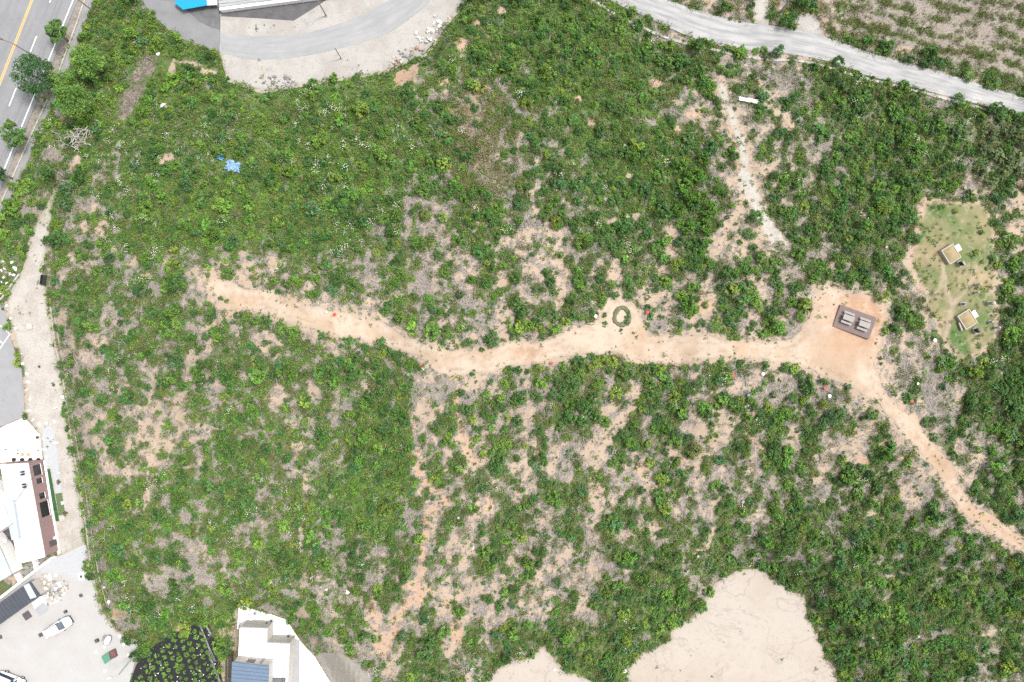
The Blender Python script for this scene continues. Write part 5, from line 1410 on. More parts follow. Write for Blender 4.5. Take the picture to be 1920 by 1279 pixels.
def branch(u, v, L, a, label, group, z=0.25, r_=0.07):
    mb = MB(); c = G(u, v)
    d = Vector((math.cos(a), math.sin(a), 0)); s = Vector((-d.y, d.x, 0))
    pts = []; k = 6
    for i in range(k):
        t = i / (k - 1) - 0.5
        p = d * (t * L) + s * random.gauss(0, 0.10) + Vector((0, 0, z + random.uniform(0, 0.25)))
        pts.append(tuple(p))
    mb.tube(pts, [r_ * (1 - 0.75 * i / (k - 1)) for i in range(k)], 6)
    for i in (2, 3, 4):
        e = Vector(pts[i]); q = e + (d * random.uniform(0.2, 0.6) + s * random.choice((-1, 1)) * random.uniform(0.4, 0.9) + Vector((0, 0, 0.2))) * min(1.0, L / 3)
        mb.tube([tuple(e), tuple(q)], [r_ * 0.5, r_ * 0.15], 5)
    o = mb.build('dead_branch', M_twig); o.location = c
    return tag(o, label, 'dead branch', group)
for k in range(16):
    branch(150 + random.gauss(0, 12), 262 + random.gauss(0, 9), random.uniform(2, 4.2), random.uniform(0, 6.28), 'bleached dead branch tangled in the pile below the light green trees', 'dead branches tangled in one pile', random.uniform(0.1, 0.9), 0.10)
for (u, v, L, a, lb) in [(112, 255, 3.0, -0.7, 'grey dead branch lying left of the branch pile'), (108, 285, 2.5, -1.3, 'thin grey dead branch at the lower left of the branch pile'), (110, 322, 2.6, -0.5, 'bare pole lying above the start of the sandy lane'), (130, 345, 3.0, -0.45, 'thin pale pole lying right of the sandy lane start'), (200, 148, 2.6, -0.2, 'dead branch in the dark bushes left of the brushwood heap'),(765,975,2.4,0.8,'white fallen branch in the scrub left of the pink gully'),(1262,895,1.8,1.2,'grey fallen log on the bare south slope'),(195,835,2.4,0.15,'grey fallen pole on the western slope'),(1880,890,2.2,-0.6,'grey fallen branch right of the descending track'),(615,715,1.8,0.1,'grey fallen log south of the western track')]:
    branch(u, v, L, a, lb, None)
def brush_heap():
    """grey stalks raked into one heap"""
    mb = MB()
    r = random.Random(9)
    poly = [(275,100),(297,110),(296,130),(277,147),(275,170),(247,202),(230,225),(216,215),(226,185),(246,150),(256,120)]
    A = np.array(poly); n = 0
    while n < 420:
        u, v = r.uniform(214, 298), r.uniform(98, 226)
        if not inside(poly, np.array([u]), np.array([v]))[0]: continue
        n += 1
        c = G(u, v, r.uniform(0.05, 0.45)); a = r.uniform(0, 6.28); L = r.uniform(0.5, 1.6)
        d = Vector((math.cos(a), math.sin(a), r.uniform(-.15, .15))) * L / 2
        mb.tube([tuple(c - d), tuple(c + d)], [0.03, 0.018], 3, False)
    return tag(mb.build('brushwood_heap', mat('raked_stalks', (0.36, 0.31, 0.26), (0.26, 0.21, 0.17), 2.0)), 'long grey heap of raked dry stalks below the asphalt bend', 'brushwood')
brush_heap()
# ---------------------------------------------------------------- buildings
M_wall_white = mat('white_render', (0.80, 0.79, 0.77), (0.75, 0.74, 0.72), 1.0, 0.85)
M_wall_beige = mat('beige_render', (0.58, 0.55, 0.51), (0.52, 0.49, 0.45), 1.0, 0.85)
M_roof_white = mat('white_roof_membrane', (0.60, 0.63, 0.655), (0.55, 0.58, 0.605), 0.35, 0.6, (0.50, 0.52, 0.535), 0.5, 0.58)
M_roof_cap = mat('white_parapet', (0.74, 0.74, 0.74), (0.68, 0.68, 0.68), 1.0, 0.6)
M_roof_pale = mat('pale_blue_roof', (0.52, 0.57, 0.605), (0.47, 0.52, 0.555), 0.6, 0.5)
M_roof_dark = mat('charcoal_metal_roof', (0.075, 0.082, 0.098), (0.09, 0.098, 0.115), 0.8, 0.5)
M_roof_blue = mat('slate_blue_metal_roof', (0.155, 0.21, 0.30), (0.17, 0.23, 0.32), 0.8, 0.45)
M_roof_grey = mat('grey_metal_roof', (0.44, 0.45, 0.46), (0.38, 0.39, 0.40), 0.8, 0.5)
M_tile = mat('mauve_wall_tile', (0.36, 0.245, 0.235), (0.30, 0.20, 0.195), 1.6, 0.8)
M_glass = mat('dark_window_glass', (0.02, 0.022, 0.026), (0.035, 0.037, 0.042), 1.0, 0.12, spec=0.5)
M_turf_dark = mat('dark_artificial_turf', (0.035, 0.115, 0.042), (0.03, 0.10, 0.036), 6.0)
M_turf_olive = mat('olive_artificial_turf', (0.13, 0.185, 0.085), (0.11, 0.16, 0.072), 6.0)
M_court = mat('dark_court_paving', (0.125, 0.11, 0.12), (0.10, 0.09, 0.10), 2.0)

def wpoly(pxs, z): return [P(a, b_, z) for (a, b_) in pxs]
def centre(pts): return sum(pts, Vector()) / len(pts)
def rel(pts, o): return [(p.x - o.x, p.y - o.y) for p in pts]
def inset(poly, d):
    """shrink a convex counter-clockwise or clockwise polygon"""
    n = len(poly); A = sum(poly[i][0] * poly[(i + 1) % n][1] - poly[(i + 1) % n][0] * poly[i][1] for i in range(n))
    s = 1 if A > 0 else -1; out = []
    for i in range(n):
        p0, p1, p2 = Vector(poly[i - 1]), Vector(poly[i]), Vector(poly[(i + 1) % n])
        a = (p1 - p0).normalized(); b_ = (p2 - p1).normalized()
        na = Vector((-a.y, a.x)) * s; nb = Vector((-b_.y, b_.x)) * s
        k = (na + nb); k = k / max(0.2, k.dot(na))
        q = p1 + k * d; out.append((q.x, q.y))
    return out
def ring(mb, outer, inner, z0, z1):
    """parapet: a wall between two outlines"""
    n = len(outer)
    for i in range(n):
        j = (i + 1) % n
        mb.prism([outer[i], outer[j], inner[j], inner[i]], z0, z1)

def on_wall(a, b_, t0, t1, z0, z1, out, depth):
    """box on the wall from a to b between fractions t0..t1 and heights z0..z1, standing out by out, set in by depth"""
    a = Vector(a); b_ = Vector(b_); d = (b_ - a); L = d.length; d.normalize(); nrm = Vector((d.y, -d.x))
    p0 = a + d * (t0 * L); p1 = a + d * (t1 * L)
    mb = MB()
    mb.prism([tuple(p0 + nrm * out), tuple(p1 + nrm * out), tuple(p1 - nrm * depth), tuple(p0 - nrm * depth)], z0, z1)
    return mb
def window(parent, a, b_, t0, t1, z0, z1, bars=1):
    w = on_wall(a, b_, t0, t1, z0, z1, 0.03, 0.05).build('window', M_black, parent)
    on_wall(a, b_, t0 + (t1 - t0) * 0.08, t1 - (t1 - t0) * 0.08, z0 + 0.08, z1 - 0.08, 0.045, 0.02).build('pane', M_glass, w)
    on_wall(a, b_, t0 - (t1 - t0) * 0.04, t1 + (t1 - t0) * 0.04, z0 - 0.08, z0 - 0.002, 0.10, 0.05).build('sill', M_roof_cap, w)
    return w

# long white-roofed building at the west edge
Z = 3.9
rp = wpoly([(1, 872), (50.6, 869), (82.5, 1044.5), (34, 1057)], Z); oc = centre(rp); oc.z = 0
R4 = rel(rp, oc)
bA = thing('building', oc, 0, 'long building with white flat roof and mauve tiled wall at left edge', 'building')
mb = MB(); mb.prism(R4, -0.1, Z - 0.3); wall = mb.build('wall', M_tile, bA)
mb = MB(); mb.prism(inset(R4, 0.3), Z - 0.298, Z - 0.12); roof = mb.build('roof', M_roof_white, bA)
mb = MB(); ring(mb, inset(R4, -0.06), inset(R4, 0.28), Z - 0.297, Z); mb.build('parapet', M_roof_cap, bA)
NE_, SE_ = R4[1], R4[2]
for (t0, t1, z0, z1) in ((0.04, 0.15, 0.9, 2.7), (0.185, 0.24, 1.1, 2.4), (0.345, 0.405, 1.1, 2.4), (0.44, 0.60, 0.7, 2.7)):
    window(wall, SE_, NE_, 1 - t1, 1 - t0, z0, z1)
on_wall(SE_, NE_, 0.07, 0.13, 0.0, 2.1, 0.05, 0.05).build('door', M_court, wall)
for k in range(1, 8):
    A_, B_, C2, D_ = [Vector(x) for x in inset(R4, 0.32)]
    a_, b2 = A_.lerp(D_, k / 8), B_.lerp(C2, k / 8)
    mb = MB(); mb.tube([(a_.x, a_.y, Z - 0.115), (b2.x, b2.y, Z - 0.115)], 0.02, 4); mb.build('roof_seam', M_roof_pale, roof)
mb = MB(); q = rel(wpoly([(11, 941), (28, 937.5), (39, 1009), (25, 1011.6)], Z), oc); mb.prism(q, Z - 0.121, Z + 0.42); mb.build('roof_box', M_roof_pale, roof)
for (u, v) in ((43, 884.5), (43.5, 889.5), (46, 908), (47, 913)):
    p = P(u, v, Z); mb = MB(); mb.box((p.x - oc.x, p.y - oc.y, Z + 0.12), (0.42, 0.24, 0.5), 0.1); mb.build('roof_vent', M_black, roof)
for (u, v, L) in ((43, 920, 5.2), (52, 887, 2.0), (57, 910, 2.2)):
    p = P(u, v, Z); mb = MB(); mb.box((p.x - oc.x, p.y - oc.y, Z - 0.10), (L, 0.04, 0.04), 0.95 if L > 4 else 0.1); mb.build('roof_cable', M_cable, roof)
# white kerb strip and terrace at its foot
mb = MB(); mb.prism([(p.x, p.y) for p in wpoly([(82.5, 863), (86, 862), (113.5, 1037), (110, 1040)], 0)], -0.05, 0.22); tag(mb.build('plinth_wall', M_roof_cap), 'low white wall along the foot of the mauve tiled building', 'wall')
mb = MB(); mb.prism([(p.x, p.y) for p in wpoly([(46, 783), (75, 815), (78, 840), (80, 861), (0, 867), (-60, 871), (-60, 825), (0, 803)], 0)], -0.05, 0.20); tag(mb.build('terrace', M_white_conc), 'white concrete terrace between car park and long building', 'terrace')
def pot(u, v, r_, m, label, z=0.2):
    p = P(u, v, z); t = thing('plant_pot', p, random.uniform(0, 6), label, 'plant pot')
    mb = MB(); mb.lathe((0, 0, 0), [(r_ * 0.7, 0), (r_, 0.35), (r_ * 0.9, 0.36)], 12); mb.build('pot', m, t)
    f = link('plant', WEED_ME[0], t); f.scale = (r_, r_, r_ * 1.2); f.location = (0, 0, 0.32); f['tint'] = [0.05, 0.08, 0.04, 1.0]
for k, u in enumerate((28, 43.5, 59, 74)):
    pot(u, 861.5, 0.34, M_black, 'dark potted plant on the white terrace, %s from the left' % ORD[k])
M_terracotta = mat('terracotta_disc', (0.62, 0.40, 0.26), (0.55, 0.36, 0.24), 4.0)
for k, u in enumerate((44.5, 56)):
    p = P(u, 851.5, 0.2); t = thing('stool', p, 0, ['left', 'right'][k] + ' round orange stool on the white terrace', 'stool', 'orange stools on the terrace')
    mb = MB(); mb.lathe((0, 0, 0.4), [(0.30, 0), (0.32, 0.03), (0.30, 0.07)], 16); mb.build('seat', M_terracotta, t)
    mb = MB(); mb.tube([(0, 0, 0), (0, 0, 0.41)], 0.05, 8); mb.build('leg', M_black, t)
for k, (u, v) in enumerate(((12, 843), (34.5, 843.5), (34.5, 850), (71.5, 820), (73, 844))):
    p = P(u, v, 0.2); t = thing('floor_lamp', p, 0.2, 'small dark box light on the white terrace, %s from the left' % ORD[k], 'lamp', 'box lights on the terrace')
    s_ = 0.5 if k == 3 else 0.24
    mb = MB(); mb.box((0, 0, 0.12), (s_, s_, 0.24)); mb.build('housing', M_pole_grey, t)
    mb = MB(); mb.box((0, 0, 0.255), (s_ * 0.8, s_ * 0.8, 0.03)); mb.build('lid', M_black, t)
mb = MB(); p = P(103.5, 1010, 0); mb.box((p.x, p.y, 0.45), (0.7, 1.0, 0.9), 0.15); ac = tag(mb.build('air_conditioner', M_roof_cap), 'white air conditioner box at the foot of the mauve wall', 'air conditioner')
mb = MB(); mb.lathe((p.x + 0.36, p.y, 0.45), [(0.05, -0.3), (0.05, 0.3)], 8); mb.build('fan_guard', M_pole_grey, ac)
# turf beside it
def flat_thing(name, pxs, m, label, cat, z0=0.03, z1=0.07):
    mb = MB(); mb.prism([(p.x, p.y) for p in wpoly(pxs, z1)], z0, z1); return tag(mb.build(name, m), label, cat)
flat_thing('artificial_turf', [(86.5, 880), (93.5, 879), (111, 977), (104.5, 978)], M_turf_dark, 'dark green artificial turf strip beside the mauve building', 'artificial turf')
flat_thing('artificial_turf', [(103.5, 926), (116, 924), (122, 964), (110, 967)], M_turf_olive, 'olive green artificial turf square on the sandy lane', 'artificial turf', 0.03, 0.075)
flat_thing('concrete_pad', [(110, 968), (120, 965), (121.5, 976), (111.5, 978)], M_kerb, 'small grey concrete pad below the olive turf', 'concrete pad')
flat_thing('golf_hole_marker', [(114, 941), (118, 940.2), (119, 945.5), (115, 946.4)], M_roof_cap, 'white square board on the olive turf', 'board', 0.075, 0.14)
for k, (u, v) in enumerate(((111.5, 903), (124, 963), (75, 687), (101, 722))):
    lb = ['round clipped shrub left of the sandy lane beside the turf', 'round clipped shrub at the lower corner of the olive turf', 'tiny brown shrub on the upper sandy lane', 'pale green shrub by the gutter of the sandy lane'][k]
    t = thing('bush', G(u, v), 0, lb, 'bush'); t.scale = (0.5, 0.5, 0.5) if k < 2 else (0.3, 0.3, 0.3)
    f = link('foliage', SHRUB_ME[k], t); f['tint'] = [0.13, 0.14, 0.05, 1.0]; link('stem', STEM_ME, t)

# neighbouring white and pale roofs further left
def flat_building(pxs, z, wm, rm, label, ribs=0):
    pts = wpoly(pxs, z); o = centre(pts); o.z = 0; rr = rel(pts, o)
    t = thing('building', o, 0, label, 'building')
    mb = MB(); mb.prism(inset(rr, 0.15), -0.1, z - 0.15); w = mb.build('wall', wm, t)
    mb = MB(); mb.prism(rr, z - 0.149, z); r_ = mb.build('roof', rm, t)
    return t, w, r_, rr, o
tB, wB, rB, rrB, oB = flat_building([(-70, 900), (0, 926), (21.6, 982.5), (0, 996), (-70, 1030)], 5.2, M_wall_white, M_roof_white, 'white roof corner of a taller building at the left edge')
mb = MB(); p = P(11, 1008, 2.2); mb.tube([(p.x - oB.x, p.y - oB.y, 2.2), (p.x - oB.x + 0.4, p.y - oB.y - 0.3, 2.9)], 0.06, 6); mb.lathe((p.x - oB.x + 0.4, p.y - oB.y - 0.3, 2.9), [(0.08, 0), (0.38, 0.15), (0.36, 0.17), (0.05, 0.05)], 14); mb.build('satellite_dish', M_roof_cap, wB)
sheet('court_paving', [(19, 975), (36, 1056), (24, 1078), (-50, 1110), (-60, 985)], M_court, 0.05, 10)
tC, wC, rC, rrC, oC = flat_building([(-70, 940), (0, 1027), (22, 1077), (0, 1090), (-70, 1128)], 3.0, M_wall_white, M_roof_pale, 'pale blue flat roof below the white roof at the left edge')
# boundary walls
def wall_px(a, b_, th, h, label, m=M_roof_cap, z0=-0.05):
    pa, pb = P(*a, h * 0.5), P(*b_, h * 0.5); d = pb - pa
    mb = MB(); mb.box(((pa.x + pb.x) / 2, (pa.y + pb.y) / 2, (h + z0) / 2), (d.length, th, h - z0), math.atan2(d.y, d.x))
    return tag(mb.build('boundary_wall', m), label, 'wall')
wall_px((100, 1045), (-40, 1153), 0.42, 1.0, 'white diagonal boundary wall between the building court and the yard')
wall_px((65.5, 1049), (69, 1066), 0.28, 1.0, 'short white cross wall behind the diagonal wall, right one')
wall_px((31.5, 1075), (39, 1089), 0.34, 1.0, 'short white cross wall behind the diagonal wall, left one')
sheet('garden_bed', [(38, 1072), (45, 1062), (64, 1052), (85, 1047), (88, 1050), (68, 1065), (45, 1083)], mat('stony_bed', (0.36, 0.34, 0.32), (0.22, 0.21, 0.19), 1.6, c3=(0.10, 0.12, 0.06), thr=0.56, scale3=3.0), 0.056, 10, bare=False)
def table_round(u, v, label):
    p = P(u, v, 0.05); t = thing('garden_table', p, 0, label, 'table')
    mb = MB(); mb.lathe((0, 0, 0.7), [(0.42, 0), (0.44, 0.02), (0.42, 0.05)], 18); mb.build('tabletop', M_roof_cap, t)
    mb = MB(); mb.lathe((0, 0, 0), [(0.22, 0), (0.05, 0.06), (0.05, 0.7)], 10); mb.build('leg', M_roof_cap, t)
table_round(72, 1055.5, 'round white garden table behind the diagonal wall')

# dark-roofed shed
zs = 2.6
sp = wpoly([(56, 1090), (75, 1117), (-56, 1211), (-75, 1184)], zs); os_ = centre(sp); os_.z = 0; sr = rel(sp, os_)
shed = thing('shed', os_, 0, 'shed with charcoal ribbed metal roof beside the rubble heap', 'shed')
mb = MB(); mb.prism(inset(sr, 0.2), -0.1, zs - 0.16); mb.build('wall', M_wall_beige, shed)
mb = MB(); mb.prism(sr, zs - 0.159, zs - 0.06); roof = mb.build('roof', M_roof_dark, shed)
NPn = 22
for k in range(NPn):
    t0, t1 = k / NPn + 0.002, (k + 1) / NPn - 0.006
    A, B, C_, D = [Vector(q) for q in sr]
    mb = MB(); mb.prism([tuple(A.lerp(D, t0)), tuple(A.lerp(D, t1)), tuple(B.lerp(C_, t1)), tuple(B.lerp(C_, t0))], zs - 0.059, zs); mb.build('roof_panel', M_roof_dark, roof)
    mb = MB(); mb.prism([tuple(A.lerp(D, t1)), tuple(A.lerp(D, t1 + 0.006)), tuple(B.lerp(C_, t1 + 0.006)), tuple(B.lerp(C_, t1))], zs - 0.058, zs + 0.06); mb.build('seam', M_roof_dark, roof)
mb = MB(); mb.prism(rel(wpoly([(45, 1098), (55, 1093), (69.5, 1119), (58, 1123)], zs), os_), zs + 0.061, zs + 0.13); mb.build('skylight', M_roof_pale, roof)
mb = MB(); pts = wpoly([(59.5, 1131), (75, 1118.5), (84, 1125), (65, 1141.5)], 1.2); mb.prism([(p.x, p.y) for p in pts], -0.05, 1.2); tag(mb.build('utility_block', M_roof_cap), 'white block wall at the end of the dark-roofed shed', 'wall')
flat_thing('paving_slab', [(66, 1143), (85, 1127), (92, 1133), (90, 1145), (74, 1156)], mat('grey_slab', (0.40, 0.42, 0.44), (0.36, 0.38, 0.40), 1.0), 'grey concrete apron below the white block wall', 'concrete slab', 0.04, 0.062)
flat_thing('board', [(64, 1087), (70, 1083), (75, 1092), (69, 1096)], M_roof_pale, 'pale board leaning on the ground between wall and rubble', 'board', 0.05, 0.2)

# things in the yard
def mat_px(u, v, s, m, label, name, cat, rz=-0.5, h=0.09):
    p = P(u, v, 0.05); t = thing(name, p, rz, label, cat)
    w = s * 0.0937
    mb = MB(); mb.box((0, 0, h / 2), (w, w, h)); mb.build('frame', m, t)
    mb = MB(); mb.box((0, 0, h + 0.006), (w * 0.8, w * 0.8, 0.012)); mb.build('cover', M_court if m is not M_roof_cap else M_court, t)
M_dark_iron = mat('dark_iron', (0.10, 0.10, 0.11), (0.08, 0.08, 0.09), 3.0, 0.7)
mat_px(51, 1154, 14, mat('dark_brown_mat', (0.13, 0.115, 0.11), (0.10, 0.09, 0.085), 3.0), 'large dark square mat beside the shed', 'ground_mat', 'mat', 0.6)
mat_px(76.5, 1190.5, 7, M_dark_iron, 'dark square drain cover left of the white car', 'drain_cover', 'drain cover', 0.45)
mat_px(152, 1116.5, 6, M_dark_iron, 'dark square drain cover in the middle of the yard', 'drain_cover', 'drain cover', 0.35)
flat_thing('concrete_collar', [(147, 1075), (156.5, 1073.5), (158, 1085), (156, 1088.5), (149.5, 1089), (146.5, 1083)], M_roof_cap, 'white concrete collar round a drain near the upper gutter', 'concrete pad', 0.05, 0.09)
mat_px(152.5, 1081, 5, M_dark_iron, 'dark drain cover inside the white concrete collar', 'drain_cover', 'drain cover', 0.1, 0.1)
mat_px(0.5, 1194.5, 7, M_dark_iron, 'dark drain cover cut by the left edge of the picture', 'drain_cover', 'drain cover', 0.3)
mat_px(183, 1200.5, 6, M_black, 'black cube speaker beside the white sculpture bench', 'black_box', 'box', 0.4, 0.35)
mat_px(124, 1146.5, 5, M_black, 'small dark crate beside the car bonnet', 'crate', 'crate', 0.5, 0.3)
for (u, v, lb) in [(180, 1222.5, 'left of the green box'), (197, 1258, 'below the green box'), (232.5, 1208.5, 'nearest the lamp post'), (241, 1228, 'lower right of the green box'), (224, 1193, 'right of the white oval tub'), (196, 1212.5, 'just below the white oval tub')]:
    p = P(u, v, 0.05); t = thing('ground_light', p, 0, 'round white ground disc ' + lb, 'disc light', 'white discs in the yard')
    mb = MB(); mb.lathe((0, 0, 0), [(0.27, 0), (0.27, 0.06), (0.2, 0.10)], 14); mb.build('disc', M_roof_cap, t)
    mb = MB(); mb.lathe((0, 0, 0.095), [(0.1, 0), (0.08, 0.03)], 10); mb.build('lens', M_white_p, t)
# oval white tub with dark rim
p = P(203.5, 1199.5, 0.05); tub = thing('oval_tub', p, math.radians(62), 'white oval tub with dark rim near the lamp post', 'tub')
mb = MB()
def oval(n, a, b_): return [(a * math.cos(2 * math.pi * k / n), b_ * math.sin(2 * math.pi * k / n)) for k in range(n)]
ring(mb, oval(24, 0.98, 0.56), oval(24, 0.90, 0.48), 0.0, 0.42); mb.build('rim', M_pole_grey, tub)
mb = MB(); mb.prism(oval(24, 0.895, 0.475), 0.0, 0.30); mb.build('basin', M_roof_cap, tub)
mb = MB(); [mb.tube([(random.uniform(-.7, .7), 0.65 + random.random() * 0.4, 0.05), (random.uniform(-.7, .7), 0.65 + random.random() * 0.4, 0.3)], 0.03, 5) for k in range(14)]; mb.build('hose_coil', M_pole_grey, tub)
# green box with red crate
gb = wpoly([(190.5, 1232), (213, 1217), (218.5, 1231.5), (207, 1237), (197, 1245.5)], 0.5); og = centre(gb); og.z = 0.05
gbx = thing('sand_box', og, 0, 'green box with open red-brown end standing in the yard', 'box')
M_gbox = mat('green_plastic', (0.11, 0.30, 0.20), (0.09, 0.26, 0.17), 1.5, 0.6)
mb = MB(); mb.prism(rel(wpoly([(190.5, 1232), (204, 1223), (207, 1238), (197, 1245.5)], 0.5), og), 0.0, 0.5); mb.build('lid', M_gbox, gbx)
fr = rel(wpoly([(204.3, 1222.8), (214.5, 1217.5), (218.5, 1231.5), (207.6, 1236.8)], 0.5), og)
mb = MB(); ring(mb, fr, inset(fr, 0.1), 0.0, 0.52); mb.build('frame', M_court, gbx)
for k in range(5):
    A, B, C_, D = [Vector(q) for q in inset(fr, 0.12)]
    t0, t1 = k / 5 + 0.02, (k + 1) / 5 - 0.03
    mb = MB(); mb.prism([tuple(A.lerp(B, t0)), tuple(A.lerp(B, t1)), tuple(D.lerp(C_, t1)), tuple(D.lerp(C_, t0))], 0.1, 0.40 - 0.05 * (k % 2)); mb.build('slat', mat('red_brown_wood', (0.25, 0.07, 0.07), (0.30, 0.13, 0.12), 3.0), gbx)
# black bench by the sandy lane
bn = thing('bench', G(85, 525.5, 0.03), math.radians(-8), 'black metal bench beside the upper sandy lane', 'bench')
mb = MB(); mb.box((0.12, 0, 0.42), (0.48, 1.7, 0.06)); mb.build('seat', M_black, bn)
mb = MB(); mb.box((-0.2, 0, 0.72), (0.07, 1.7, 0.55)); mb.build('backrest', M_black, bn)
for s in (-1, 1):
    mb = MB(); mb.box((0.25, s * 0.86, 0.60), (0.95, 0.06, 0.06)); mb.build('armrest', M_black, bn)
    mb = MB(); mb.tube([(0.3, s * 0.78, 0), (0.3, s * 0.78, 0.4)], 0.03, 6); mb.tube([(-0.18, s * 0.78, 0), (-0.18, s * 0.78, 0.45)], 0.03, 6); mb.build('leg', M_black, bn)
mb = MB(); p = P(57, 612, 0.03); mb.box((p.x, p.y, 0.17), (0.95, 1.0, 0.30), 0.2); tag(mb.build('stone_block', M_rock_cream), 'square pale stone block in the middle of the sandy lane', 'stone')

# ---------------------------------------------------------------- cars
M_car = mat('white_car_paint', (0.82, 0.82, 0.82), (0.80, 0.80, 0.80), 1.0, 0.25, spec=0.5)
M_carglass = mat('car_glass', (0.02, 0.03, 0.055), (0.05, 0.07, 0.11), 0.8, 0.2, spec=0.25)
M_tyre = mat('tyre', (0.02, 0.02, 0.02), (0.03, 0.03, 0.03), 4.0)
M_trim = mat('dark_trim', (0.045, 0.045, 0.05), (0.06, 0.06, 0.065), 3.0, 0.6)
def car(u, v, rz, label, L=4.85, W=1.86):
    t = thing('car', P(u, v, 0.05), rz, label, 'car')
    hl = L / 2
    # stations along the body: x, half width, sill height, deck height
    st = [(-hl, 0.70, 0.45, 0.95), (-hl + 0.12, 0.84, 0.32, 1.05), (-hl + 0.8, 0.92, 0.28, 1.08), (0, W / 2, 0.26, 1.05), (hl - 1.5, 0.93, 0.26, 1.04), (hl - 0.7, 0.90, 0.28, 0.98), (hl - 0.22, 0.80, 0.30, 0.86), (hl - 0.02, 0.62, 0.42, 0.68)]
    v_ = []; f_ = []; n = 8
    for (x, w, z0, z1) in st:
        sec = [(-w * 0.96, z0), (-w, (z0 + z1) * 0.5), (-w * 0.97, z1 - 0.08), (-w * 0.82, z1), (w * 0.82, z1), (w * 0.97, z1 - 0.08), (w, (z0 + z1) * 0.5), (w * 0.96, z0)]
        v_ += [(x, y, z) for (y, z) in sec]
    for i in range(len(st) - 1):
        for j in range(n):
            a = i * n + j; b2 = i * n + (j + 1) % n
            f_.append((a, a + n, b2 + n, b2))
    f_.append(tuple(range(n))); f_.append(tuple(range((len(st) - 1) * n, len(st) * n))[::-1])
    mb = MB(); mb.v = v_; mb.f = f_; body = mb.build('body', M_car, t)
    bm = bmesh.new(); bm.from_mesh(body.data); bmesh.ops.recalc_face_normals(bm, faces=bm.faces); bm.to_mesh(body.data); bm.free()
    sm = body.modifiers.new('soft', 'SUBSURF'); sm.levels = 2; sm.render_levels = 2
    # cabin: glass house with the roof on top
    base = [(-hl + 0.15, 0.80), (hl - 1.52, 0.80)]
    def sec4(x, w, z): return [(x, -w, z), (x, w, z)]
    A = [(-hl + 0.10, -0.80, 1.03), (hl - 1.30, -0.78, 1.02), (hl - 1.30, 0.78, 1.02), (-hl + 0.10, 0.80, 1.03)]
    B = [(-hl + 0.42, -0.66, 1.66), (hl - 2.12, -0.66, 1.68), (hl - 2.12, 0.66, 1.68), (-hl + 0.42, 0.66, 1.66)]
    mb = MB(); mb.v = A + B; mb.f = [(0, 1, 5, 4), (1, 2, 6, 5), (2, 3, 7, 6), (3, 0, 4, 7), (4, 5, 6, 7)]
    mb.build('window', M_carglass, t)
    C_ = [(-hl + 0.30, -0.69, 1.66), (hl - 2.06, -0.67, 1.68), (hl - 2.06, 0.67, 1.68), (-hl + 0.30, 0.69, 1.66)]
    mb = MB(); mb.prism([(c[0], c[1]) for c in C_], 1.655, 1.72); rf = mb.build('roof', M_car, t)
    bv = rf.modifiers.new('bevel', 'BEVEL'); bv.width = 0.03; bv.segments = 2
    for s in (-1, 1):
        mb = MB(); mb.box((-0.45, s * 0.60, 1.745), (2.2, 0.035, 0.035)); mb.build('roof_rail', M_trim, t)
        mb = MB(); mb.prism([(hl - 1.33, s * 0.80), (hl - 1.45, s * 0.66), (hl - 2.12, s * 0.63), (hl - 2.12, s * 0.685)], 1.0, [1.05, 1.12, 1.69, 1.69]); mb.build('pillar', M_car, t)
        mb = MB(); mb.box((hl - 1.55, s * 1.02, 1.05), (0.14, 0.22, 0.14)); mb.build('mirror', M_trim, t)
        mb = MB(); mb.box((hl - 0.22, s * 0.60, 0.74), (0.30, 0.34, 0.12), s * -0.35); mb.build('headlight', M_lamp, t)
        mb = MB(); mb.box((-hl + 0.03, s * 0.66, 0.85), (0.10, 0.16, 0.36)); mb.build('tail_light', M_red, t)
        for x in (-hl + 0.95, hl - 0.95):
            mb = MB(); mb.tube([(x, s * 0.74, 0.34), (x, s * 0.95, 0.34)], 0.34, 16); wh = mb.build('wheel', M_tyre, t)
            mb = MB(); mb.tube([(x, s * 0.945, 0.34), (x, s * 0.96, 0.34)], 0.20, 12); mb.build('rim', M_lamp, wh)
    mb = MB(); mb.box((hl - 0.06, 0, 0.52), (0.16, 1.36, 0.20)); mb.build('grille', M_trim, t)
    mb = MB(); mb.box((hl - 0.30, 0, 0.865), (0.05, 1.1, 0.02)); mb.build('bonnet_gap', M_trim, t)
    return t
car(115.5, 1172.0, math.radians(30.5), 'white estate car parked alone in the gravel yard')
car(27, 1272, math.radians(-22), 'white car parked in the bottom left corner of the yard')

# ---------------------------------------------------------------- building with the roof terrace at the bottom
Z1, Z2 = 3.4, 6.0
lp_ = wpoly([(450.5, 1176.5), (500.8, 1178.4), (499.8, 1205.7), (543, 1207), (539, 1279), (536, 1345), (445, 1345), (447.4, 1236.8)], Z1)
o1 = centre(lp_); o1.z = 0; q1 = rel(lp_, o1)
bE = thing('building', o1, 0, 'white L-shaped building with roof terrace and slate blue roof at bottom', 'building')
mb = MB(); mb.prism(q1, -0.1, Z1 - 0.25); wE = mb.build('wall', M_wall_beige, bE)
mb = MB(); mb.prism(q1, Z1 - 0.249, Z1 - 0.05); tE = mb.build('terrace_floor', M_white_conc, bE)
mb = MB(); ring(mb, q1, inset(q1, 0.24), Z1 - 0.049, Z1 + 0.22); mb.build('parapet', M_roof_cap, bE)
rail = thing('railing', (o1.x, o1.y, 0), 0, 'dark thin railing round the white roof terrace', 'railing')
ri = inset(q1, 0.55)
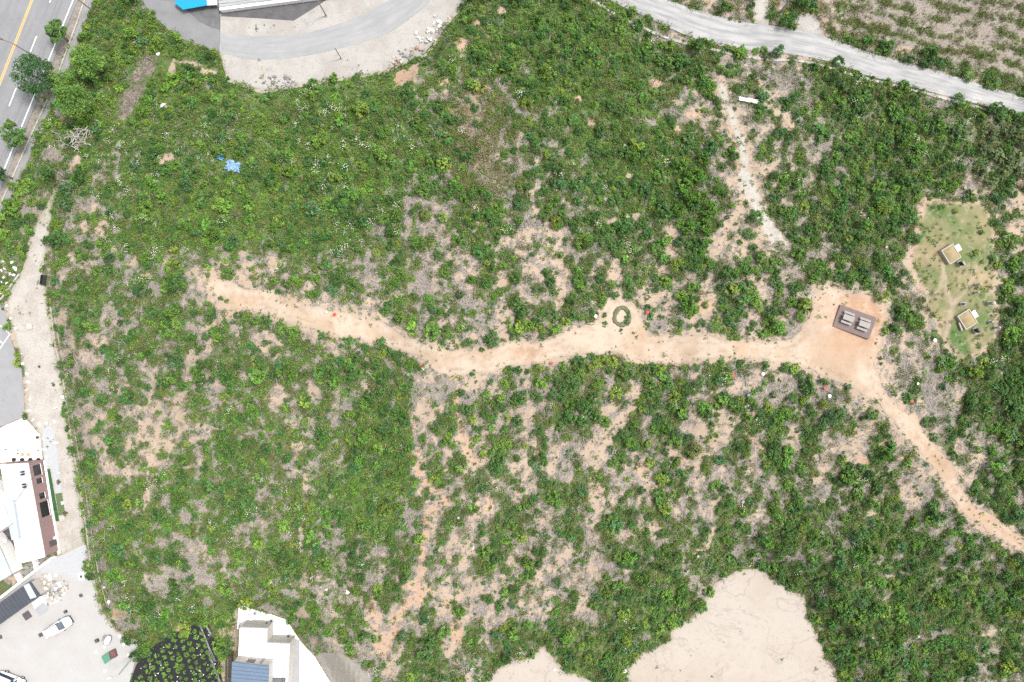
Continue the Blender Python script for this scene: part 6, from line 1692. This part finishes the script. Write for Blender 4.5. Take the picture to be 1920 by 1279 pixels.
for (a, b_) in ((7, 0), (0, 1), (1, 2), (2, 3), (3, 4)):
    A, B = Vector(ri[a]), Vector(ri[b_])
    mb = MB(); mb.tube([(A.x, A.y, Z1 + 0.95), (B.x, B.y, Z1 + 0.95)], 0.028, 5); mb.build('top_rail', M_trim, rail)
    mb = MB(); mb.tube([(A.x, A.y, Z1 + 0.12), (B.x, B.y, Z1 + 0.12)], 0.02, 5); mb.build('bottom_rail', M_trim, rail)
    n = max(1, round((B - A).length / 1.3))
    for k in range(n):
        p = A.lerp(B, k / n); mb = MB(); mb.tube([(p.x, p.y, Z1 - 0.05), (p.x, p.y, Z1 + 0.95)], 0.028, 5); mb.build('post', M_trim, rail)
up_ = wpoly([(435, 1241), (504, 1249), (502, 1345), (431, 1345)], Z2); q2 = rel(up_, o1)
mb = MB(); mb.prism(inset(q2, 0.12), -0.05, Z2 - 0.15); w2 = mb.build('upper_wall', M_wall_beige, bE)
A, B, C_, D = [Vector(q) for q in q2]
mb = MB(); mb.prism(q2, Z2 - 0.149, Z2 - 0.03); r2 = mb.build('roof', M_roof_blue, bE)
NP2 = 14
for k in range(NP2):
    t0, t1 = k / NP2 + 0.003, (k + 1) / NP2 - 0.008
    mb = MB(); mb.prism([tuple(A.lerp(D, t0)), tuple(B.lerp(C_, t0)), tuple(B.lerp(C_, t1)), tuple(A.lerp(D, t1))], Z2 - 0.029, [Z2 + 0.02, Z2 + 0.02, Z2 + 0.06, Z2 + 0.06]); mb.build('roof_panel', M_roof_blue, r2)
iq = inset(q2, 0.12)
w_ = on_wall(iq[1], iq[0], 0.45, 0.66, Z1 + 0.8, Z1 + 1.9, 0.03, 0.05).build('window', M_black, w2)
on_wall(iq[1], iq[0], 0.47, 0.64, Z1 + 0.88, Z1 + 1.82, 0.045, 0.02).build('pane', M_glass, w_)
on_wall(iq[1], iq[0], 0.22, 0.30, Z1 - 0.04, Z1 + 1.9, 0.03, 0.05).build('door', M_pole_grey, w2)
on_wall(q1[1], q1[0], 0.15, 0.22, 0.9, 1.6, 0.03, 0.05).build('wall_vent', M_dark_iron, wE)
p = P(511, 1239, Z1); acu = thing('air_conditioner', (p.x, p.y, Z1 - 0.05), 0.2, 'grey air conditioner unit on the white roof terrace', 'air conditioner')
mb = MB(); mb.box((0, 0, 0.35), (0.55, 0.75, 0.7)); mb.build('casing', M_lamp, acu); mb = MB(); mb.lathe((0, 0, 0.7), [(0.2, 0), (0.2, 0.03)], 14); mb.build('fan_grille', M_trim, acu)
flat_thing('solar_panel', [(509, 1272), (534, 1273), (533, 1300), (508, 1300)], M_asphalt_dark2, 'dark panel on the terrace at the bottom edge', 'panel', Z1 - 0.04, Z1 + 0.3)
for (u, v, k) in ((511.5, 1161, 'upper'), (543.5, 1189.5, 'lower')):
    p = P(u, v, 0.06); t = thing('wall_lamp', p, 0, k + ' small dark lamp post at the outer corner of the white building', 'lamp', 'corner lamps of the white building')
    mb = MB(); mb.tube([(0, 0, 0), (0, 0, 0.8)], 0.05, 6); mb.build('post', M_black, t); mb = MB(); mb.box((0, 0, 0.85), (0.24, 0.24, 0.22)); mb.build('lamp_head', M_black, t)
p = P(470, 1159, 2.1); ps = thing('parasol', (p.x, p.y, 0.06), 0, 'round white parasol standing in the white yard', 'parasol')
mb = MB(); mb.lathe((0, 0, 1.95), [(0.46, 0), (0.40, 0.10), (0.2, 0.2), (0.03, 0.25)], 12); mb.build('canopy', M_roof_cap, ps)
mb = MB(); mb.tube([(0, 0, 0), (0, 0, 2.1)], 0.03, 6); mb.build('pole', M_pole_grey, ps); mb = MB(); mb.lathe((0, 0, 0), [(0.3, 0), (0.3, 0.08), (0.05, 0.12)], 12); mb.build('base', M_pole_grey, ps)
wall_px((450.5, 1136), (447.5, 1178), 0.2, 0.9, 'white wall at the left side of the white yard')
for k, u in enumerate((424.5, 430, 435.5)):
    flat_thing('planting_bed', [(u - 2.1, 1221), (u + 1.9, 1220), (u + 0.9 - k * 0.4, 1290), (u - 3.2 - k * 0.4, 1290)], mat('dark_bed_film', (0.07, 0.06, 0.055), (0.12, 0.10, 0.09), 2.0, c3=(0.3, 0.26, 0.2), scale3=5, thr=0.62), 'narrow dark planting bed left of the slate roof, %s from the left' % ORD[k], 'planting bed', 0.02, 0.14)

# ---------------------------------------------------------------- roofs at the top of the picture
zb = 2.4
dp = wpoly([(412, 20), (650, -11), (637, -110), (399, -79)], zb + 1.0); od = centre(dp); od.z = zb; qd = rel(dp, od)
bD = thing('building', od, 0, 'low building with grey ribbed metal roof at the top edge', 'building')
mb = MB(); mb.prism(inset(qd, 0.05), -0.1, 0.90); mb.build('wall', M_wall_white, bD)
mb = MB(); mb.prism(qd, 0.901, 0.96); rD = mb.build('roof', M_roof_grey, bD)
A, B, C_, D = [Vector(q) for q in qd]
for k in range(16):
    t0, t1 = k / 16 + 0.004, (k + 1) / 16 - 0.008
    mb = MB(); mb.prism([tuple(A.lerp(D, t0)), tuple(B.lerp(C_, t0)), tuple(B.lerp(C_, t1)), tuple(A.lerp(D, t1))], 0.961, 1.02 + 0.03 * (k % 2)); mb.build('roof_panel', M_roof_cap if k == 0 else M_roof_grey, rD)
cp = wpoly([(328, 6), (343, 18), (388, 10), (384, -60), (340, -55)], zb + 1.2); oc2 = centre(cp); oc2.z = zb
cn = thing('canopy', oc2, 0, 'bright blue sheet canopy beside the asphalt bend', 'canopy')
mb = MB(); mb.prism(rel(cp, oc2), 1.1, 1.2); mb.build('roof_sheet', M_blue2, cn)
for q in rel(cp, oc2)[:3]:
    mb = MB(); mb.tube([(q[0] * 0.93, q[1] * 0.93, 0), (q[0] * 0.93, q[1] * 0.93, 1.12)], 0.04, 6); mb.build('post', M_pole_grey, cn)
pp = wpoly([(388.5, 10), (407, 9), (405, -60), (385, -60)], zb + 1.1); op = centre(pp); op.z = zb
pn = thing('canopy', op, 0, 'white sheet canopy between the blue canopy and grey roof', 'canopy')
mb = MB(); mb.prism(rel(pp, op), 1.0, 1.1); mb.build('roof_sheet', M_roof_cap, pn)
for q in rel(pp, op)[:2]:
    mb = MB(); mb.tube([(q[0] * 0.95, q[1] * 0.95, 0), (q[0] * 0.95, q[1] * 0.95, 1.02)], 0.04, 6); mb.build('post', M_pole_grey, pn)

# ---------------------------------------------------------------- planted bushes on the black mulch
random.seed(31)
first = None; rws = 0
cands = []
a0 = math.radians(62)
for i in range(-14, 15):
    for j in range(-14, 15):
        u = 330 + 13.0 * i + 4.2 * j; v = 1245 + 12.0 * j - 3.5 * i + (6 if i % 2 else 0)
        u += random.uniform(-1.3, 1.3); v += random.uniform(-1.3, 1.3)
        cands.append((u, v, j))
MI = [(368, 1176), (388, 1178), (396, 1198), (405, 1232), (410, 1290), (250, 1290), (268, 1238), (288, 1222), (322, 1198)]
cands = sorted([c for c in cands if inside(MI, np.array([c[0]]), np.array([c[1]]))[0]], key=lambda c: (c[2], c[0]))
row_no = {j: k for k, j in enumerate(sorted({c[2] for c in cands}))}; in_row = {}
for (u, v, j) in cands:
    if True:
        in_row[j] = in_row.get(j, -1) + 1
        t = thing('planted_bush', G(u, v, 0.03), random.uniform(0, 6.28), 'green bush in the black mulch, %s row from top, %s from left' % (ORD[row_no[j]], ORD[in_row[j]]), 'bush', 'bushes planted in the black mulch')
        s = random.choice((0.36, 0.46, 0.50, 0.52, 0.55)) * random.uniform(0.9, 1.15); t.scale = (s, s, s * 0.8)
        f = link('foliage', SHRUB_ME[random.randrange(len(SHRUB_ME))], t); k = random.uniform(0.9, 1.25); f['tint'] = [0.135 * k, 0.245 * k, 0.045 * k, 1.0]
        link('stem', STEM_ME, t)
mb = MB()
for k in range(60):
    u, v = random.uniform(250, 412), random.uniform(1168, 1290)
    if inside(MI, np.array([u]), np.array([v]))[0]:
        p = G(u, v, 0.1); mb.box(tuple(p), (random.uniform(.10, .22), random.uniform(.10, .18), 0.08), random.uniform(0, 3))
tag(mb.build('film_weights', M_rock_white), 'white stones weighing down the black mulch film', 'stones', kind='stuff')
mb = MB()
for (u0, v0, u1, v1) in ((372, 1168, 386, 1200), (378, 1180, 402, 1240), (386, 1172, 396, 1192), (390, 1225, 412, 1279)):
    for s in range(3):
        pts = [tuple(G(u0 + (u1 - u0) * t + random.gauss(0, .6) + s, v0 + (v1 - v0) * t, 0.1)) for t in (0, .25, .5, .75, 1)]
        mb.tube(pts, 0.06, 4)
tag(mb.build('film_folds', mat('grey_film_fold', (0.34, 0.34, 0.36), (0.2, 0.2, 0.22), 2.0, 0.4)), 'pale folds of mulch film at the field edge', 'plastic film', kind='stuff')
